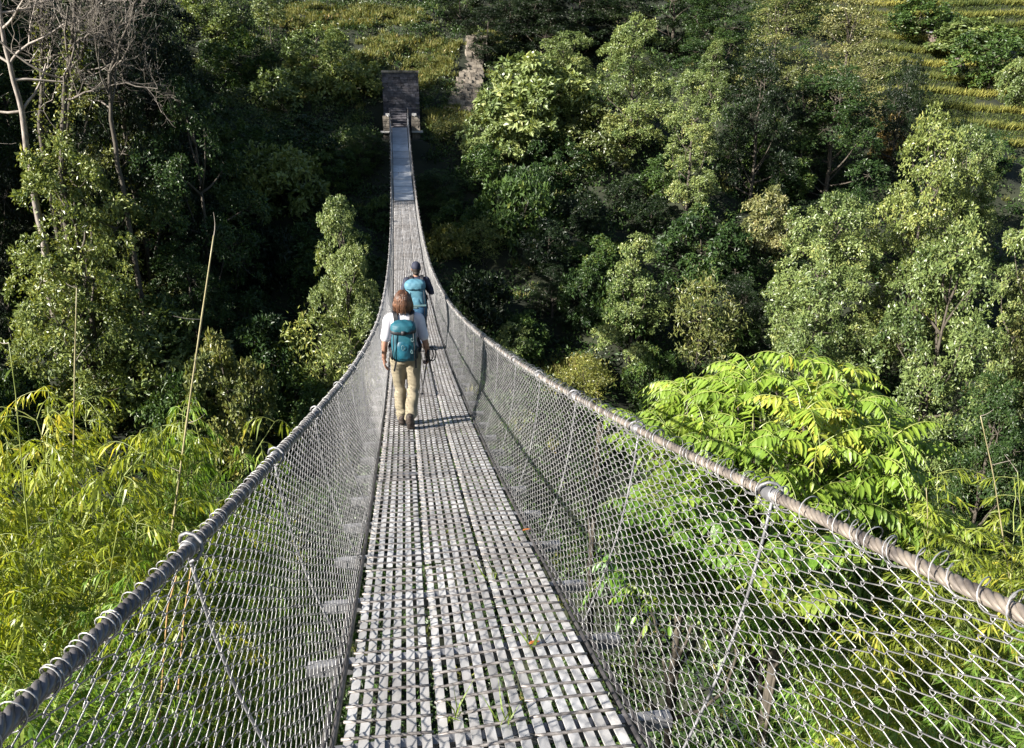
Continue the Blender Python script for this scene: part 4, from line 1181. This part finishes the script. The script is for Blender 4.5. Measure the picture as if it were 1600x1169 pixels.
def backpack(loc, rz, S, cx, z0, z1, w, d, yb, mm, label, band, lower=None):
    o = empty('backpack', loc, rz); o.scale = (S, S, S); tag(o, label, 'backpack')
    h = z1-z0; f = np.array([0, .03, .12, .35, .6, .8, .9, .96])
    g = Geo(); g.loft([(cx, yb-d*.5*(1-.1*t), z0+h*t) for t in f], w/2*np.array([.72, .92, 1.0, 1.03, 1.0, .96, .9, .75]), d/2*np.array([.7, .92, 1.05, 1.08, 1.0, .92, .84, .7]), 28, 0, 3.2)
    me = g.mesh('main_bag', True); crumple(me, .006, 7); link('main_bag', me, mm[0], o)
    g = Geo(); fp = np.array([0, .05, .3, .7, .95, 1.0]); g.loft([(cx, yb-d*.60, z0+h*(.06+.52*t)) for t in fp], w/2*np.array([.5, .66, .74, .72, .62, .5]), d/2*np.array([.7, .88, .98, .95, .80, .7]), 24, 0, 3)
    me = g.mesh('front_pocket', True); crumple(me, .005, 3); link('front_pocket', me, M['teal_dark'] if band else mm[0], o)
    for sx in (-1, 1):
        g = Geo(); g.tube(np.array([(cx+sx*w*.41, yb-d*1.0, z0+h*.06), (cx+sx*w*.43, yb-d*1.04, z0+h*.4), (cx+sx*w*.41, yb-d*1.02, z0+h*.78)]), .006, 5); link('compression_strap', g.mesh('compression_strap', True), M['black'], o)
    g = Geo(); f2 = np.array([0, .1, .35, .65, .88, 1.0]); zl = z0+h*.80; hl = h*.27
    g.loft([(cx, yb-d*.50, zl+hl*t) for t in f2], w/2*np.array([.98, 1.06, 1.06, .98, .74, .3]), d/2*np.array([1.0, 1.14, 1.14, 1.02, .72, .3]), 28, 0, 2.8)
    me = g.mesh('lid', True); crumple(me, .005, 5); link('lid', me, mm[1], o)
    if band:
        g = Geo(); zb = z0+h*.755
        g.loft([(cx, yb-d*.5, zb+t) for t in (0, .006, .036, .042)], w/2*np.array([1.03, 1.07, 1.07, 1.03]), d/2*np.array([1.03, 1.09, 1.09, 1.03]), 28, 0, 3)
        g.box((cx, yb-d*1.06, zb+.021), (.022, .012, .022))
        link('lid_strap', g.mesh('lid_strap', True), M['black'], o)
        for sx in (-1, 1):
            g = Geo(); g.loft([(cx+sx*w*.5, yb-d*.5, z0+h*t) for t in (.05, .08, .30, .34)], [.012, .022, .024, .018], [.06, .075, .075, .06], 16)
            link('side_pocket', g.mesh('side_pocket', True), M['black'], o)
        g = Geo(); yf = yb-d*1.115
        for (ex, ez, a, b) in ((cx+.094, z0+h*.62, .013, .022), (cx-.012, z0+h*.42, .016, .030), (cx+.085, z0+h*.30, .010, .022)):
            th = np.linspace(0, 2*PI, 14); g.tube(np.stack([ex+a*np.cos(th), 0*th+yf-.003+.05*np.abs(ex-cx)**1.2*2, ez+b*np.sin(th)], -1), .0028, 5)
        link('print', g.mesh('print', True), M['grey'], o)
        g = Geo(); g.box((cx-.105, yb-.05, z0-.07), (.010, .004, .085), [[.97, 0, .24], [0, 1, 0], [-.24, 0, .97]]); g.box((cx+.125, yb-.03, z0-.03), (.010, .004, .10))
        link('loose_strap', g.mesh('loose_strap'), M['black'], o)
    if lower is not None:
        g = Geo(); f3 = np.array([0, .08, .45, .9, 1.0]); g.loft([(cx, yb-d*.52, z0-.015+h*.36*t) for t in f3], w/2*np.array([.8, 1.03, 1.07, 1.06, 1.0]), d/2*np.array([.8, 1.05, 1.16, 1.12, 1.0]), 28, 0, 3)
        link('lower_bag', g.mesh('lower_bag', True), lower, o)
        g = Geo(); g.box((cx, yb-d*1.10, z0+h*.36), (w*.5, .008, .014)); g.box((cx-.03, yb-d*1.1, z0+h*.30), (.05, .006, .010)); link('print', g.mesh('print'), M['grey'], o)
    g = Geo()
    for sx in (-1, 1):
        q = seg([(sx*.085, yb+.005, 1.30), (sx*.092, yb+.03, 1.385), (sx*.098, -.02, 1.425), (sx*.105, .10, 1.37), (sx*.112, .140, 1.22), (sx*.138, .115, 1.06), (sx*.175, .0, .985), (sx*.15, yb+.01, .95)], 26)
        t = nrm(np.gradient(q, axis=0))
        for dx in (-.018, -.006, .006, .018): g.tube(q+np.array([dx, 0, 0]), .009, 6)
    link('shoulder_straps', g.mesh('shoulder_straps', True), M['black'], o)
    g = Geo(); th = np.linspace(0, 2*PI, 30)
    for dz in (-.02, 0, .02): g.tube(np.stack([.178*np.cos(th), .130*np.sin(th), 0*th+.965+dz], -1), .012, 6)
    link('hip_belt', g.mesh('hip_belt', True), M['black'], o)
    return o
backpack(deck_pt(WX, WY), 0.0, 1.0, -.012, .90, 1.335, .272, .20, -.120, (M['teal'], M['teal']), 'teal day pack with a black lid strap on the nearer hiker', True)
# trekking poles in her right hand
hw = np.array([WX, WY, zd(WY)+.012])+np.array([.262, .07, .775])
for i, (tip, lab) in enumerate((((-.075, .40, -.60), 'folded trekking pole hanging from the right hand, the inner one'), ((.085, .55, -.62), 'folded trekking pole hanging from the right hand, the outer one'))):
    tip = np.array(tip); dn = nrm(tip)
    off = np.array([.016*(1 if i else -1), .0, 0])
    o = empty('trekking_pole', tuple(hw+off)); tag(o, lab, 'trekking pole', 'trekking poles')
    g = Geo(); g.tube([dn*-.05, dn*.25, dn*.26, tip*.62, tip*.63, tip], [.009, .009, .0078, .0075, .006, .005], 8)
    link('shaft', g.mesh('pole_shaft', True), M['alu'], o)
    g = Geo(); g.tube([dn*-.20, dn*-.17, dn*-.10, dn*.0, dn*.05], [.012, .019, .015, .016, .013], 10)
    link('grip', g.mesh('pole_grip', True), M['black'], o)
    g = Geo(); th = np.linspace(0, 2*PI, 16)
    g.tube(np.stack([.03+.045*np.cos(th), -.05+.03*np.sin(th), .10+.075*np.sin(th)], -1), .007, 5); link('wrist_strap', g.mesh('wrist_strap', True), M['black'], o)
    g = Geo(); g.ellipsoid(tip*.93, (.022, .022, .012), None, 12, 6); link('basket', g.mesh('basket', True), M['black'], o)
# the farther hiker
MX, MY = .035, 14.9
JM = dict(
 armL=[(-.175, 0, 1.325), (-.268, -.05, 1.10), (-.15, .17, 1.20)], armR=[(.175, 0, 1.325), (.272, -.055, 1.09), (.15, .17, 1.18)],
 handL=((.7, .5, .5), (0, -1, .2)), handR=((-.7, .5, .5), (0, -1, .2)), curlL=.9, curlR=.9,
 legL=[(-.09, 0, .88), (-.09, -.02, .48), (-.06, -.22, .17)], legR=[(.09, 0, .88), (.09, .08, .48), (.085, .05, .09)],
 footL=[(-.06, -.26, .15), (-.062, -.20, .08), (-.064, -.15, .036)], footR=[(.085, .02, .055), (.09, .13, .045), (.094, .22, .036)])
man = person('man', deck_pt(MX, MY), 0.0, 1.07, JM, dict(skin=M['skin'], top=M['navy'], legs=M['navy_pants']),
             'hiker in dark jacket and navy cap walking ahead of the other', cap_hair, 'long')
backpack(deck_pt(MX, MY), 0.0, 1.07, -.035, .72, 1.36, .36, .25, -.125, (M['paleblue'], M['paleblue']), 'tall pale blue rucksack on the farther hiker', False, M['midblue'])

# ------------------------------------------------------------------ small things on the deck
rg = np.random.default_rng(95)
for (px, py, c, lab) in ((816, 830, 'orange', 'orange fallen leaf at the right deck edge'), (825, 1008, 'orange', 'brown fallen leaf between the bars near the front')):
    r = ray(px, py); t = np.linspace(.5, 40, 8000); P = CAM+t[:, None]*r; i = np.where(P[:, 2] < zd(P[:, 1])+.012)[0][0]
    g = Geo(); g.leaves(np.array([[0, 0, .004]]), np.array([[1, .3, .1]]), np.array([[0, .2, 1.0]]), np.array([.065]), np.array([.032]), np.array([.9]), fine=True)
    o = link('fallen_leaf', g.mesh('fallen_leaf'), solid_mat('dry_leaf', (.30, .09, .02), (.45, .18, .05), 20, .7, bump=0)); o.location = tuple(P[i]); tag(o, lab, 'leaf')
g = Geo()
for (px, py) in ((770, 905), (830, 1015), (708, 1120), (790, 1135)):
    r = ray(px, py); t = np.linspace(.5, 40, 8000); P = CAM+t[:, None]*r; i = np.where(P[:, 2] < zd(P[:, 1]))[0][0]
    n = 7
    g.leaves(P[i]+rg.normal(0, .012, (n, 3))-np.array([0, 0, .03]), np.stack([rg.normal(0, .35, n), rg.normal(0, .35, n), np.ones(n)], -1), rg.normal(0, 1, (n, 3)), rg.uniform(.08, .2, n), .008, np.clip(rg.normal(.5, .1, n), 0, 1), droop=.35)
o = link('deck_grass', g.mesh('deck_grass'), M['bamboo_leaf']); tag(o, 'green grass blades poking up between the walkway bars', 'grass', kind='stuff')

# ------------------------------------------------------------------ light, sky, camera
TOSUN = Vector((-.83, -.33, .47)).normalized()
sun = bpy.data.lights.new('sun', 'SUN'); sun.energy = 5.0; sun.angle = rad(.5); sun.color = (1.0, .945, .86)
so_ = bpy.data.objects.new('sun', sun); COL.objects.link(so_); so_.rotation_euler = TOSUN.to_track_quat('Z', 'Y').to_euler(); so_.location = (-40, -20, 40)
w = bpy.data.worlds.new('World'); scene.world = w; w.use_nodes = True
nt = w.node_tree; bg = nt.nodes.get('Background') or nt.nodes.new('ShaderNodeBackground')
sk = nt.nodes.new('ShaderNodeTexSky'); sk.sky_type = 'NISHITA'; sk.sun_disc = False
sk.sun_elevation = math.asin(TOSUN.z); sk.sun_rotation = math.atan2(TOSUN.x, TOSUN.y)
nt.links.new(sk.outputs[0], bg.inputs[0]); bg.inputs[1].default_value = .05
outw = nt.nodes.get('World Output') or nt.nodes.new('ShaderNodeOutputWorld'); nt.links.new(bg.outputs[0], outw.inputs[0])

cam = bpy.data.cameras.new('camera'); co_ = bpy.data.objects.new('camera', cam); COL.objects.link(co_)
cam.sensor_fit = 'HORIZONTAL'; cam.sensor_width = 36.0; cam.lens = 36.0*FPX/1600.0; cam.clip_start = .05; cam.clip_end = 600
Rm = Matrix((RT, UP, -FW)).transposed().to_4x4(); Rm.translation = Vector(CAM); co_.matrix_world = Rm
scene.camera = co_
vs = scene.view_settings; vs.view_transform = 'Standard'; vs.look = 'None'; vs.gamma = 1.0; vs.use_curve_mapping = False; vs.exposure = 1.9
cy = scene.cycles; cy.max_bounces = 6; cy.diffuse_bounces = 2; cy.glossy_bounces = 2; cy.transmission_bounces = 3; cy.transparent_max_bounces = 4
cy.caustics_reflective = False; cy.caustics_refractive = False
